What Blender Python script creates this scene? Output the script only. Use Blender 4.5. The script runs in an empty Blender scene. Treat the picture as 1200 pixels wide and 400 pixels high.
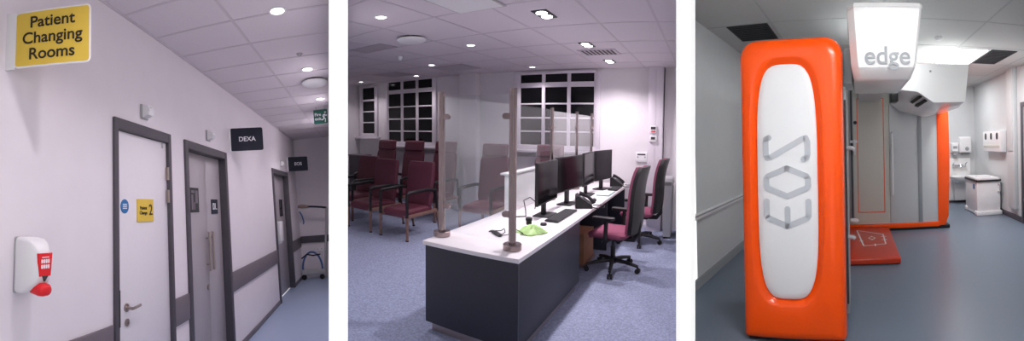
import bpy, bmesh, math, random
from mathutils import Vector, Matrix
random.seed(7)
PI = math.pi
SC = bpy.context.scene
COL = SC.collection

# ------------------------------------------------------------------ camera, white surround, exposure
# One cylindrical (panorama) camera looks into three rooms that stand side by side like pavilions.
FPX, HORIZON = 480.0, 170.0
cam_data = bpy.data.cameras.new('camera')
cam_data.type = 'PANO'
cam_data.panorama_type = 'CENTRAL_CYLINDRICAL'
cam_data.central_cylindrical_range_u_min = -600 / FPX
cam_data.central_cylindrical_range_u_max = 600 / FPX
cam_data.central_cylindrical_range_v_min = -(400 - HORIZON) / FPX
cam_data.central_cylindrical_range_v_max = HORIZON / FPX
cam_data.central_cylindrical_radius = 1.0
cam_data.clip_start = 0.05
cam = bpy.data.objects.new('camera', cam_data)
cam.rotation_euler = (PI / 2, 0, 0)
COL.objects.link(cam)
SC.camera = cam

world = bpy.data.worlds.new('white_surround')  # made-up white sky, whitens the gaps between rooms and the wall ends
world.use_nodes = True
world.node_tree.nodes['Background'].inputs['Color'].default_value = (1, 1, 1, 1)
world.node_tree.nodes['Background'].inputs['Strength'].default_value = 1.15
SC.world = world
SC.view_settings.view_transform = 'Standard'
SC.view_settings.look = 'None'
SC.view_settings.gamma = 1.0
SC.view_settings.use_curve_mapping = False
SC.view_settings.exposure = 0.0

LAMP_CORRIDOR = 60.0      # watts of one downlight in each room
LAMP_OFFICE = 62.0
LAMP_TWIN = 170.0
LAMP_XRAY = 30.0
TINT = (1.0, 0.90, 0.97)
TINT_X = (0.96, 0.98, 1.0)

# ------------------------------------------------------------------ rooms: turned (and gently tilted) frames about the camera
def rot(yaw, pitch, roll):
    Z = Matrix.Rotation(-yaw, 4, 'Z')
    X = Matrix.Rotation(pitch, 4, 'X')
    Y = Matrix.Rotation(roll, 4, 'Y')
    return Z @ X @ Y
R1 = rot(*[math.radians(a) for a in (-19.876, -7.474, -5.676)])   # corridor
R2 = rot(0.474, 0.0394, 0.0287)                                   # reception office
R3 = rot(0.8383, 0.0049, -0.0181)                                 # x-ray room
F1, C1 = -1.50, 1.404
F2, C2 = -1.77, 1.02
F3, C3 = -1.50, 1.351

# ------------------------------------------------------------------ materials
def lin(c):
    return tuple((v / 255 / 12.92) if v / 255 <= 0.04045 else ((v / 255 + 0.055) / 1.055) ** 2.4 for v in c) + (1.0,)
def mat(name, c, rough=0.5, metal=0.0, noise=0.0, scale=40.0, bump=0.0, emit=0.0, trans=0.0, ior=1.45, coat=0.0, spec=None):
    m = bpy.data.materials.new(name); m.use_nodes = True
    nt = m.node_tree; b = nt.nodes['Principled BSDF']
    col = lin(c)
    b.inputs['Base Color'].default_value = col
    b.inputs['Roughness'].default_value = rough
    b.inputs['Metallic'].default_value = metal
    b.inputs['IOR'].default_value = ior
    if coat: b.inputs['Coat Weight'].default_value = coat; b.inputs['Coat Roughness'].default_value = 0.04
    if spec is not None: b.inputs['Specular IOR Level'].default_value = spec
    if trans: b.inputs['Transmission Weight'].default_value = trans
    if emit:
        b.inputs['Emission Color'].default_value = col
        b.inputs['Emission Strength'].default_value = emit
    if noise or bump:
        tc = nt.nodes.new('ShaderNodeTexCoord'); n = nt.nodes.new('ShaderNodeTexNoise')
        n.inputs['Scale'].default_value = scale; n.inputs['Detail'].default_value = 4
        nt.links.new(tc.outputs['Object'], n.inputs['Vector'])
        if noise:
            r = nt.nodes.new('ShaderNodeValToRGB')
            r.color_ramp.elements[0].position = 0.3; r.color_ramp.elements[1].position = 0.7
            r.color_ramp.elements[0].color = tuple(v * (1 - noise) for v in col[:3]) + (1,)
            r.color_ramp.elements[1].color = tuple(min(1, v * (1 + noise)) for v in col[:3]) + (1,)
            nt.links.new(n.outputs['Fac'], r.inputs['Fac']); nt.links.new(r.outputs['Color'], b.inputs['Base Color'])
        if bump:
            bp = nt.nodes.new('ShaderNodeBump'); bp.inputs['Strength'].default_value = bump; bp.inputs['Distance'].default_value = 0.004
            nt.links.new(n.outputs['Fac'], bp.inputs['Height']); nt.links.new(bp.outputs['Normal'], b.inputs['Normal'])
    return m
def glass(name, tint=(250, 252, 252), painted_glare=0.04):
    m = bpy.data.materials.new(name); m.use_nodes = True
    nt = m.node_tree; nt.nodes.remove(nt.nodes['Principled BSDF'])
    out = nt.nodes['Material Output']
    t = nt.nodes.new('ShaderNodeBsdfTransparent'); t.inputs['Color'].default_value = lin(tint)
    g = nt.nodes.new('ShaderNodeBsdfGlossy'); g.inputs['Roughness'].default_value = 0.02
    f = nt.nodes.new('ShaderNodeFresnel'); f.inputs['IOR'].default_value = 1.5
    mx = nt.nodes.new('ShaderNodeMixShader')
    ge = nt.nodes.new('ShaderNodeNewGeometry'); inv = nt.nodes.new('ShaderNodeMath'); inv.operation = 'SUBTRACT'; inv.inputs[0].default_value = 1.0
    nt.links.new(ge.outputs['Backfacing'], inv.inputs[1])
    mul = nt.nodes.new('ShaderNodeMath'); mul.operation = 'MULTIPLY'
    nt.links.new(f.outputs['Fac'], mul.inputs[0]); nt.links.new(inv.outputs[0], mul.inputs[1])
    nt.links.new(mul.outputs[0], mx.inputs['Fac']); nt.links.new(t.outputs['BSDF'], mx.inputs[1]); nt.links.new(g.outputs['BSDF'], mx.inputs[2])
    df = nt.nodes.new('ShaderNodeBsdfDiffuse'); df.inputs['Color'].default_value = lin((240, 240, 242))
    m2 = nt.nodes.new('ShaderNodeMixShader'); m2.inputs['Fac'].default_value = painted_glare  # white diffuse share paints in the reflections on the panes
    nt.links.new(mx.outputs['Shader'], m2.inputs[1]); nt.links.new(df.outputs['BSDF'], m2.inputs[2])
    nt.links.new(m2.outputs['Shader'], out.inputs['Surface'])
    return m

M = {}
M['wall'] = mat('wall_paint', (226, 222, 226), 0.55, noise=0.012, scale=6)
M['wall_c'] = mat('corridor_wall_paint', (228, 222, 228), 0.55, noise=0.012, scale=6)
M['wall_x'] = mat('xray_wall_paint', (205, 208, 210), 0.6, noise=0.012, scale=6)
M['partition'] = mat('partition_paint', (248, 248, 248), 0.7, noise=0.003, scale=4)
M['ceil'] = mat('ceiling_tile', (214, 207, 214), 0.8, noise=0.03, scale=90)
M['ceil_x'] = mat('ceiling_tile_pale', (196, 197, 196), 0.8, noise=0.03, scale=90)
M['grid'] = mat('ceiling_grid', (200, 192, 200), 0.6, noise=0.01)
M['grid_x'] = mat('ceiling_grid_pale', (178, 180, 180), 0.6, noise=0.01)
M['vinyl'] = mat('blue_vinyl', (150, 164, 190), 0.35, noise=0.06, scale=120)
M['vinyl_x'] = mat('blue_grey_vinyl', (112, 124, 140), 0.32, noise=0.07, scale=140)
M['carpet'] = mat('blue_carpet', (146, 154, 180), 0.95, noise=0.25, scale=55, bump=0.6)
M['dark'] = mat('charcoal_paint', (78, 74, 82), 0.5, noise=0.02)
M['band'] = mat('bumper_grey', (112, 104, 112), 0.5, noise=0.02)
M['doorw'] = mat('door_white', (226, 222, 228), 0.35, noise=0.01)
M['doorg'] = mat('door_grey', (168, 162, 168), 0.35, noise=0.015)
M['steel'] = mat('brushed_steel', (176, 164, 158), 0.28, 1.0, noise=0.05, scale=200)
M['bronze'] = mat('post_steel', (152, 138, 136), 0.26, 1.0, noise=0.06, scale=160)
M['white'] = mat('white_plastic', (232, 232, 234), 0.35, noise=0.006)
M['whiteg'] = mat('white_gloss', (238, 238, 238), 0.18, noise=0.004, coat=0.3)
M['greyp'] = mat('grey_plastic', (170, 170, 174), 0.45, noise=0.01)
M['black'] = mat('black_plastic', (26, 25, 28), 0.45, noise=0.02)
M['blackr'] = mat('black_rubber', (18, 18, 20), 0.7, noise=0.02)
M['screen'] = mat('dark_screen', (14, 13, 16), 0.12, noise=0.01)
M['pane'] = mat('night_window_pane', (9, 10, 12), 0.08, noise=0.01)
M['frame'] = mat('window_white', (222, 216, 224), 0.45, noise=0.01)
M['yellow'] = mat('sign_yellow', (222, 190, 74), 0.45, noise=0.01)
M['navy'] = mat('sign_navy', (22, 28, 44), 0.7, noise=0.02)
M['green'] = mat('exit_green', (16, 84, 72), 0.4, noise=0.02)
M['ink'] = mat('sign_ink', (38, 32, 22), 0.5, noise=0.01)
M['wink'] = mat('white_ink', (236, 236, 240), 0.5, noise=0.01)
M['red'] = mat('dispenser_red', (224, 28, 36), 0.3, noise=0.01)
M['blue'] = mat('disc_blue', (40, 112, 170), 0.4, noise=0.01)
M['hose'] = mat('hose_blue', (70, 104, 160), 0.4, noise=0.02)
M['tan'] = mat('tan_grip', (150, 126, 118), 0.5, noise=0.03)
M['maroon'] = mat('maroon_vinyl', (96, 44, 60), 0.5, noise=0.06, scale=30, bump=0.1)
M['pink'] = mat('plum_fabric', (140, 74, 98), 0.85, noise=0.1, scale=120, bump=0.3)
M['wood'] = mat('brown_wood', (128, 98, 88), 0.5, noise=0.12, scale=14)
M['card'] = mat('brown_board', (150, 104, 76), 0.7, noise=0.06, scale=20)
M['worktop'] = mat('white_worktop', (236, 232, 234), 0.3, noise=0.006)
M['slate'] = mat('slate_laminate', (50, 52, 62), 0.45, noise=0.02)
M['plinth'] = mat('plinth_silver', (168, 158, 162), 0.35, 0.6, noise=0.02)
M['glovegreen'] = mat('pale_green_plastic', (184, 222, 146), 0.4, noise=0.06, scale=25)
M['teal'] = mat('folder_teal', (70, 150, 140), 0.5, noise=0.02)
M['paper'] = mat('paper', (238, 236, 238), 0.7, noise=0.01)
M['glass'] = glass('clear_glass', painted_glare=0.025)
M['glass_glare'] = glass('painted_glare_glass', (244, 246, 247), 0.16)  # same glass made whiter: its bright grazing reflection put in as colour
M['lit'] = mat('lamp_glow', (255, 250, 250), 0.5, emit=12.0)
M['panel_lit'] = mat('panel_glow', (255, 253, 248), 0.5, emit=5.0)
M['orange'] = mat('orange_gloss', (250, 82, 0), 0.25, noise=0.01, coat=0.25, spec=0.3)
M['orange_d'] = mat('platform_orange', (206, 52, 14), 0.3, noise=0.02, coat=0.3)
M['oval'] = mat('oval_white', (228, 230, 232), 0.35, noise=0.004)
M['logo'] = mat('logo_grey', (186, 190, 197), 0.4, noise=0.01)
M['cab'] = mat('cabin_white', (206, 210, 212), 0.35, noise=0.01)
M['cabb'] = mat('cabin_cream', (205, 203, 194), 0.3, noise=0.01)
M['cabg'] = mat('cabin_grey', (150, 154, 158), 0.4, noise=0.01)
M['ventd'] = mat('vent_dark', (52, 52, 56), 0.6, noise=0.03)
M['ventg'] = mat('vent_grey', (124, 117, 125), 0.6, noise=0.03)
M['chrome'] = mat('chrome', (200, 200, 204), 0.12, 1.0, noise=0.02)

# ------------------------------------------------------------------ mesh helpers
class MB:
    def __init__(s): s.bm = bmesh.new()
    def add(s, verts, faces, mtx=None):
        vs = [s.bm.verts.new((mtx @ Vector(v)) if mtx else v) for v in verts]
        fs = []
        for f in faces:
            try: fs.append(s.bm.faces.new([vs[i] for i in f]))
            except ValueError: pass
        return vs, fs
    def box(s, x0, x1, y0, y1, z0, z1, bev=0.0, seg=2, mtx=None):
        v = [(x0,y0,z0),(x1,y0,z0),(x1,y1,z0),(x0,y1,z0),(x0,y0,z1),(x1,y0,z1),(x1,y1,z1),(x0,y1,z1)]
        f = [(0,3,2,1),(4,5,6,7),(0,1,5,4),(1,2,6,5),(2,3,7,6),(3,0,4,7)]
        vs, fs = s.add(v, f, mtx)
        if bev > 0:
            es = list({e for q in fs for e in q.edges})
            bmesh.ops.bevel(s.bm, geom=es, offset=min(bev, 0.45*min(abs(x1-x0),abs(y1-y0),abs(z1-z0))), segments=seg, profile=0.5, affect='EDGES')
        return s
    def cyl(s, p0, p1, r0, r1=None, n=20, caps=True):
        p0, p1 = Vector(p0), Vector(p1); r1 = r0 if r1 is None else r1
        d = (p1 - p0).normalized(); a = d.orthogonal().normalized(); b = d.cross(a)
        v = [p0 + (a*math.cos(2*PI*i/n) + b*math.sin(2*PI*i/n))*r0 for i in range(n)] + [p1 + (a*math.cos(2*PI*i/n) + b*math.sin(2*PI*i/n))*r1 for i in range(n)]
        f = [(i, (i+1) % n, n+(i+1) % n, n+i) for i in range(n)]
        if caps: f += [tuple(range(n-1, -1, -1)), tuple(range(n, 2*n))]
        s.add(v, f); return s
    def tube(s, pts, r, n=10, closed=False):
        P = [Vector(p) for p in pts]; m = len(P); loops = []
        prev = None
        for i in range(m):
            t = (P[(i+1) % m] - P[i-1]) if (closed or 0 < i < m-1) else (P[1]-P[0] if i == 0 else P[-1]-P[-2])
            t.normalize()
            a = t.orthogonal().normalized() if prev is None else (prev - t*prev.dot(t)).normalized()
            prev = a; b = t.cross(a)
            rr = r[i] if isinstance(r, (list, tuple)) else r
            loops.append([P[i] + (a*math.cos(2*PI*k/n) + b*math.sin(2*PI*k/n))*rr for k in range(n)])
        s.loft(loops, caps=not closed, wrap=closed); return s
    def loft(s, loops, caps=True, wrap=False):
        n = len(loops[0]); v = [p for L in loops for p in L]; f = []
        m = len(loops)
        for j in range(m if wrap else m-1):
            q = (j+1) % m
            for i in range(n): f.append((j*n+i, j*n+(i+1) % n, q*n+(i+1) % n, q*n+i))
        if caps: f += [tuple(range(n-1, -1, -1)), tuple(range((m-1)*n, m*n))]
        s.add(v, f); return s
    def prism(s, poly, a, b, axis='z', mtx=None):
        def P(p, t): return {'z': (p[0], p[1], t), 'y': (p[0], t, p[1]), 'x': (t, p[0], p[1])}[axis]
        n = len(poly)
        v = [P(p, a) for p in poly] + [P(p, b) for p in poly]
        f = [(i, (i+1) % n, n+(i+1) % n, n+i) for i in range(n)] + [tuple(range(n-1, -1, -1)), tuple(range(n, 2*n))]
        s.add(v, f, mtx); return s
    def lathe(s, prof, n=24, c=(0, 0, 0)):
        loops = [[(c[0]+r*math.cos(2*PI*i/n), c[1]+r*math.sin(2*PI*i/n), c[2]+z) for i in range(n)] for r, z in prof]
        s.loft(loops); return s
    def build(s, name, m, parent=None, mtx=None, ang=35):
        bmesh.ops.recalc_face_normals(s.bm, faces=s.bm.faces)
        me = bpy.data.meshes.new(name); s.bm.to_mesh(me); s.bm.free()
        for p in me.polygons: p.use_smooth = True
        me.set_sharp_from_angle(angle=math.radians(ang))
        me.materials.append(m)
        o = bpy.data.objects.new(name, me); COL.objects.link(o)
        if parent: o.parent = parent
        if mtx is not None: o.matrix_basis = mtx
        return o

def rrect(x0, x1, z0, z1, r, n=5):
    pts = []
    for cx, cz, a0 in ((x1-r, z1-r, 0), (x0+r, z1-r, 90), (x0+r, z0+r, 180), (x1-r, z0+r, 270)):
        for k in range(n+1):
            a = math.radians(a0 + 90*k/n); pts.append((cx + r*math.cos(a), cz + r*math.sin(a)))
    return pts
def at(R, loc, rz=0.0):
    return R @ Matrix.Translation(loc) @ Matrix.Rotation(rz, 4, 'Z')
def tag(o, label, cat, group=None):
    o['label'] = label; o['category'] = cat
    if group: o['group'] = group
    return o
def thing(name, label, cat, R, loc, rz=0.0, group=None):
    o = bpy.data.objects.new(name, None); COL.objects.link(o); o.empty_display_size = 0.1
    o.matrix_basis = at(R, loc, rz)
    return tag(o, label, cat, group)
def struct(name, mb, m, mtx, parent=None):
    o = mb.build(name, m, parent, mtx)
    if parent is None: o['kind'] = 'structure'
    return o
def empty_struct(name, R, loc=(0, 0, 0)):
    o = bpy.data.objects.new(name, None); COL.objects.link(o); o.matrix_basis = at(R, loc); o['kind'] = 'structure'
    return o
def dup(root, mtx, label, group=None):
    r = root.copy(); COL.objects.link(r); r.matrix_basis = mtx; r['label'] = label
    if group: r['group'] = group
    for ch in list(root.children):
        c = ch.copy(); COL.objects.link(c); c.parent = r
        for g in list(ch.children):
            d = g.copy(); COL.objects.link(d); d.parent = c
    return r
def lettering(name, text, size, m, parent, mtx, bold=0.0, depth=0.001, align='CENTER', line=1.0, sx=1.0):
    cu = bpy.data.curves.new(name, 'FONT'); cu.body = text; cu.size = size; cu.extrude = depth; cu.offset = bold
    cu.align_x = align; cu.align_y = 'CENTER'; cu.space_line = line
    tmp = bpy.data.objects.new('tmp', cu); COL.objects.link(tmp)
    dg = bpy.context.evaluated_depsgraph_get(); dg.update()
    me = bpy.data.meshes.new_from_object(tmp.evaluated_get(dg)); bpy.data.objects.remove(tmp); bpy.data.curves.remove(cu)
    me.name = name; me.materials.clear(); me.materials.append(m)
    for v in me.vertices: v.co.x *= sx
    o = bpy.data.objects.new(name, me); COL.objects.link(o); o.parent = parent; o.matrix_basis = mtx
    return o
# faces that read towards -y (towards the viewer of a room) and towards +x
def face_y(x, y, z): return Matrix.Translation((x, y, z)) @ Matrix.Rotation(PI/2, 4, 'X')
def face_x(x, y, z): return Matrix.Translation((x, y, z)) @ Matrix.Rotation(PI/2, 4, 'Z') @ Matrix.Rotation(PI/2, 4, 'X')

def spot(R, loc, w, col, size=125, blend=0.7, radius=0.05, parent=None):
    l = bpy.data.lights.new('lamp_light', 'SPOT'); l.energy = w; l.color = col; l.spot_size = math.radians(size); l.spot_blend = blend; l.shadow_soft_size = radius
    o = bpy.data.objects.new('lamp_light', l); COL.objects.link(o)
    if parent: o.parent = parent; o.matrix_basis = Matrix.Translation(loc)
    else: o.matrix_basis = at(R, loc)
    return o

# ------------------------------------------------------------------ shells of the three rooms
def az(px): return (px - 600) / FPX
def plane_pt(R, a, r, z):
    """the room-frame point on the room's plane z above the bearing a, r metres from the camera"""
    n = R.to_3x3().transposed().row[2]
    x, y = r*math.sin(a), r*math.cos(a)
    wz = (z - n[0]*x - n[1]*y) / n[2]
    p = R.to_3x3().transposed() @ Vector((x, y, wz))
    return (p.x, p.y)
def floor_poly(R, a0, a1, z, far, near=0.72):
    """wedge between bearings a0 and a1 cut off at the depth far of the room"""
    def reach(a):
        lo, hi = 0.5, 40.0
        for _ in range(60):
            m = (lo+hi)/2
            if plane_pt(R, a, m, z)[1] < far: lo = m
            else: hi = m
        return plane_pt(R, a, lo, z)
    return [plane_pt(R, a0, near, z), plane_pt(R, a1, near, z), reach(a1), reach(a0)]
def radial_wall(name, px, side, r1, zlo=-3.2, zhi=2.6):
    """wall along a bearing; its thickness lies on the side away from its room"""
    a = az(px); d = Vector((math.sin(a), math.cos(a), 0)); n = Vector((math.cos(a), -math.sin(a), 0))*side
    t = 0.008
    p = [d*0.7, d*r1, d*r1 + n*t, d*0.7 + n*t]
    mb = MB(); mb.prism([(q.x, q.y) for q in p], zlo, zhi)
    return struct(name, mb, M['partition'], Matrix.Identity(4))

def clip_poly(poly, umin=None, umax=None):
    def clip(P, keep, cut):
        out = []
        for i in range(len(P)):
            A, B = P[i-1], P[i]
            if keep(A) != keep(B): out.append(cut(A, B))
            if keep(B): out.append(B)
        return out
    def cutx(c): return lambda A, B: (c, A[1] + (B[1]-A[1])*(c-A[0])/(B[0]-A[0]))
    if umin is not None: poly = clip(poly, lambda p: p[0] >= umin, cutx(umin))
    if umax is not None: poly = clip(poly, lambda p: p[0] <= umax, cutx(umax))
    return poly
def shell(R, a0, a1, zf, zc, far, mf, mc, umin=None, umax=None):
    P = clip_poly(floor_poly(R, a0, a1, zf, far), umin, umax)
    struct('floor', MB().prism(P, zf-0.12, zf), mf, R.copy())
    P = clip_poly(floor_poly(R, a0, a1, zc, far), umin, umax)
    struct('ceiling', MB().prism(P, zc, zc+0.12), mc, R.copy())
def grid_strips(name, R, zc, us, vs, u0, u1, v0, v1, m, w=0.012):
    mb = MB()
    for u in us: mb.box(u-w, u+w, v0, v1, zc-0.004, zc+0.01)
    for v in vs: mb.box(u0, u1, v-w, v+w, zc-0.0045, zc+0.01)
    return struct(name, mb, m, R.copy())

radial_wall('wall_corridor_sky_block', -4, -1, 3.6)  # added wall outside the view, keeps the white sky from flooding the corridor
radial_wall('wall_corridor_right', 385.3, 1, 10.6)
def pier_wall(name, px_in, px_out, r1, r2, zlo=-3.2, zhi=2.6):
    """solid pier between two bearings as far as r1, then a thin wall along the outer bearing"""
    d, e = [Vector((math.sin(az(p)), math.cos(az(p)))) for p in (px_in, px_out)]
    n = Vector((-e.y, e.x))*0.01
    P = [d*0.7, d*r1, e*r1, e*r2, e*r2+n, e*r1+n, e*0.7]
    return struct(name, MB().prism([tuple(q) for q in P], zlo, zhi), M['partition'], Matrix.Identity(4))
pier_wall('wall_office_left', 407.7, 387.2, 4.7, 13.5)
radial_wall('wall_office_right', 792.3, 1, 9.0)
radial_wall('wall_xray_left', 814.7, -1, 5.2)
radial_wall('wall_xray_sky_block', 1204, 1, 8.4)  # also added out of view, closes this room against the sky light
def clip_convex(P, Q):
    """part of polygon P inside the convex polygon Q (any winding)"""
    area = sum(Q[i-1][0]*Q[i][1] - Q[i][0]*Q[i-1][1] for i in range(len(Q)))
    if area < 0: Q = Q[::-1]
    for i in range(len(Q)):
        a, b = Q[i-1], Q[i]; out = []
        side = lambda p: (b[0]-a[0])*(p[1]-a[1]) - (b[1]-a[1])*(p[0]-a[0])
        for j in range(len(P)):
            A, B = P[j-1], P[j]; sa, sb = side(A), side(B)
            if (sa >= 0) != (sb >= 0):
                t = sa/(sa-sb); out.append((A[0]+(B[0]-A[0])*t, A[1]+(B[1]-A[1])*t))
            if sb >= 0: out.append(B)
        P = out
        if len(P) < 3: return []
    return P
def ceiling_grid(R, a0, a1, zc, far, us, vs, m, umin=-99, umax=99, w=0.011):
    Q = floor_poly(R, a0, a1, zc, far); mb = MB()
    for k, (rects) in enumerate(([(u-w, u+w, 0, far) for u in us], [(umin, umax, v-w, v+w) for v in vs])):
        for x0, x1, y0, y1 in rects:
            P = clip_convex([(x0, y0), (x1, y0), (x1, y1), (x0, y1)], Q)
            if P: mb.prism(P, zc-0.003-0.0005*k, zc+0.02)
    struct('ceiling_trim', mb, m, R.copy())
def wall_end(name, R, a1, ul, far, zf, zc, m, a0=None):
    """far wall: from ul (or the bearing a0) to the bearing a1, following the lean of the radial walls"""
    def ur(a, z):
        lo, hi = 0.5, 40.0
        for _ in range(60):
            mid = (lo+hi)/2
            if plane_pt(R, a, mid, z)[1] < far: lo = mid
            else: hi = mid
        return plane_pt(R, a, lo, z)[0]
    L0, L1 = (ul, ul) if a0 is None else (ur(a0, zf), ur(a0, zc))
    P = [(L0, zf), (ur(a1, zf), zf), (ur(a1, zc), zc), (L1, zc)]
    struct(name, MB().prism(P, far, far+0.1, 'y'), m, R.copy())

# ================================================================== CORRIDOR
A0, A1 = az(-4), az(385.3)
shell(R1, A0, A1, F1, C1, 8.7, M['vinyl'], M['ceil'], umin=-1.62)
ceiling_grid(R1, A0, A1, C1, 8.7, [-0.885], [1.83, 2.30, 2.77, 3.245, 3.72, 4.19, 4.665, 5.14, 5.61, 6.08, 6.56, 7.03, 7.5, 7.97], M['grid'], -1.54, 0.3)
wall_end('wall_corridor_end', R1, A1, -1.62, 8.7, F1, C1, M['wall_c'])
D1, D2, D3 = (2.165, 2.935), (3.235, 4.285), (6.5, 7.75)
DT = 0.612
mb = MB()
for s0, s1 in ((0.9, D1[0]), (D1[1], D2[0]), (D2[1], D3[0]), (D3[1], 8.7)): mb.box(-1.66, -1.54, s0, s1, F1, C1)
for s0, s1 in (D1, D2, D3): mb.box(-1.66, -1.54, s0, s1, DT, C1)
struct('wall_corridor_side', mb, M['wall_c'], R1.copy())
mb = MB()
mb.box(-1.545, -1.528, 0.9, 8.7, C1-0.016, C1)
struct('trim_1', mb, M['grid'], R1.copy())
for k, (s0, s1) in enumerate(((0.9, D1[0]-0.03), (D1[1]+0.02, D2[0]-0.02), (D2[1]+0.02, D3[0]-0.02), (D3[1]+0.02, 8.69))):
    struct('trim_%d' % (k+2), MB().box(-1.54, -1.522, s0, s1, -0.878, -0.674, 0.006), M['band'], R1.copy())
    struct('baseboard_%s' % ('near', 'between', 'mid', 'far')[k], MB().box(-1.54, -1.526, s0, s1, F1, F1+0.06, 0.004), M['band'], R1.copy())
struct('trim_6', MB().prism([(-1.52, -0.80), (-0.925, -0.80), (-0.905, -0.66), (-1.52, -0.66)], 8.68, 8.70, 'y'), M['dark'], R1.copy())

def corridor_door(n, s0, s1, depth, jamb, double, leafmat):
    d = empty_struct('door_%d' % n, R1, (-1.54, s0, F1))
    w, h = s1-s0, DT-F1
    f = MB(); jw = jamb
    f.box(-0.14, 0.02, -0.015, jw, 0, h+0.015, 0.004); f.box(-0.14, 0.02, w-jw, w+0.015, 0, h+0.015, 0.004); f.box(-0.14, 0.02, jw, w-jw, h-0.062, h+0.015, 0.004)
    f.box(-0.14, -depth-0.045, jw, jw+0.02, 0, h-0.06); f.box(-0.14, -depth-0.045, w-jw-0.02, w-jw, 0, h-0.06)
    struct('door_frame', f, M['dark'], Matrix.Identity(4), d)
    lw = [(jw+0.004, w-jw-0.004)] if not double else [(jw+0.004, jw+0.004+(w-2*jw)*0.575), (jw+0.008+(w-2*jw)*0.575, w-jw-0.004)]
    leaves = []
    for a, b in lw:
        leaves.append(struct('door_leaf', MB().box(-depth-0.045, -depth, a, b, 0.012, h-0.066, 0.002), leafmat, Matrix.Identity(4), d))
    return d, leaves, lw
d, lv, lw = corridor_door(1, *D1, 0.006, 0.032, False, M['doorw'])
# lever handle, lock escutcheon and hinges of the first door
mb = MB(); y0, z0 = 0.135, 0.895
mb.cyl((-0.006, y0, z0), (0.004, y0, z0), 0.026); mb.cyl((0.004, y0, z0), (0.045, y0, z0), 0.010)
mb.tube([(0.045, y0-0.004, z0), (0.047, y0+0.02, z0), (0.046, y0+0.07, z0+0.002), (0.043, y0+0.10, z0+0.003)], 0.0095)
struct('door_handle', mb, M['steel'], Matrix.Identity(4), d)
mb = MB(); mb.cyl((-0.006, y0+0.006, z0-0.092), (0.003, y0+0.006, z0-0.092), 0.024); mb.cyl((0.003, y0+0.006, z0-0.092), (0.008, y0+0.006, z0-0.092), 0.009); 
struct('door_lock', mb, M['steel'], Matrix.Identity(4), d)
struct('door_keyhole', MB().box(0.0075, 0.009, y0+0.004, y0+0.008, z0-0.1, z0-0.088), M['black'], Matrix.Identity(4), d)
for zz in (1.80, 1.62, 0.30): struct('door_hinge', MB().cyl((0.012, 0.728, zz-0.05), (0.012, 0.728, zz+0.05), 0.009).box(0.0, 0.008, 0.708, 0.73, zz-0.05, zz+0.05), M['steel'], Matrix.Identity(4), d)
struct('door_strike', MB().box(0.014, 0.021, 0.022, 0.034, 0.80, 1.02), M['black'], Matrix.Identity(4), d)
struct('door_number_tab', MB().box(-0.007, -0.004, 0.655, 0.685, 2.0, 2.05), M['greyp'], Matrix.Identity(4), d)
d, lv, lw = corridor_door(2, *D2, 0.06, 0.05, True, M['doorg'])
sp = lw[0][1]
for yy in (sp-0.045, sp+0.045):
    mb = MB(); mb.cyl((-0.02, yy, 0.92), (-0.02, yy, 1.29), 0.013)
    for zz in (0.98, 1.23): mb.cyl((-0.06, yy, zz), (-0.02, yy, zz), 0.006, n=10)
    struct('pull_handle', mb, M['steel'], Matrix.Identity(4), d)
struct('door_lock', MB().cyl((-0.06, sp-0.04, 0.77), (-0.05, sp-0.04, 0.77), 0.024), M['steel'], Matrix.Identity(4), d)
d, lv, lw = corridor_door(3, *D3, 0.075, 0.06, False, M['doorg'])
mb = MB(); mb.tube([(-0.075, 0.2, 1.25), (-0.045, 0.2, 1.25), (-0.04, 0.2, 1.26), (-0.04, 0.2, 1.6), (-0.045, 0.2, 1.61), (-0.075, 0.2, 1.61)], 0.014)
struct('pull_handle', mb, M['steel'], Matrix.Identity(4), d)
struct('door_lock', MB().cyl((-0.075, 0.37, 0.70), (-0.066, 0.37, 0.70), 0.03), M['steel'], Matrix.Identity(4), d)
struct('door_vision_panel', MB().box(-0.0755, -0.072, 0.72, 0.98, 1.32, 1.62, 0.003), M['screen'], Matrix.Identity(4), d)

# projecting signs: a plate on a wall bracket
def blade_sign(name, label, u, s, z0, z1, du, ds, face, text, tm, size, border, bold=0.0, line=1.0, bracket=0.03):
    ang = math.atan2(ds, du); w = math.hypot(du, ds); h = z1-z0
    t = thing(name, label, 'sign', R1, (u, s, (z0+z1)/2), ang)
    b = MB(); b.box(-0.012, bracket, -0.007, 0.007, -h/2-0.004, h/2+0.004, 0.003)
    for zz in (-h/2+0.03, h/2-0.03): b.cyl((bracket*0.35, -0.01, zz), (bracket*0.35, -0.006, zz), 0.006, n=10)
    b.build('wall_bracket', M['white'], t)
    p = MB(); p.prism(rrect(bracket-0.004, w, -h/2, h/2, 0.022), -0.005, 0.005, 'y')
    p.build('sign_plate', M['white'] if border else face, t)
    x0 = bracket + 0.002
    if border:
        MB().prism(rrect(x0, w-border, -h/2+border, h/2-border, 0.014), -0.0065, 0.0065, 'y').build('sign_face', face, t)
    lettering('lettering', text, size, tm, t, face_y((x0+w-border)/2, -0.008, 0), bold, 0.001, 'CENTER', line)
    return t
blade_sign('hanging_sign', 'yellow sign reading Patient Changing Rooms, projecting from the white corridor wall', -1.536, 1.245, 0.70, 0.995, 0.385, 0.19, M['yellow'], 'Patient\nChanging\nRooms', M['ink'], 0.083, 0.008, 0.0012, 1.0, 0.045)
blade_sign('hanging_sign', 'navy sign reading DEXA, projecting above the grey double door', -1.54, 4.46, 0.665, 0.934, 0.37, 0.14, M['navy'], 'DEXA', M['wink'], 0.076, 0.0, 0.001, 1.0, 0.02)
blade_sign('hanging_sign', 'small navy sign reading EOS, projecting near the far corridor door', -1.54, 7.86, 0.66, 0.942, 0.38, 0.16, M['navy'], 'EOS', M['wink'], 0.085, 0.0, 0.001, 1.0, 0.02)
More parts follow.
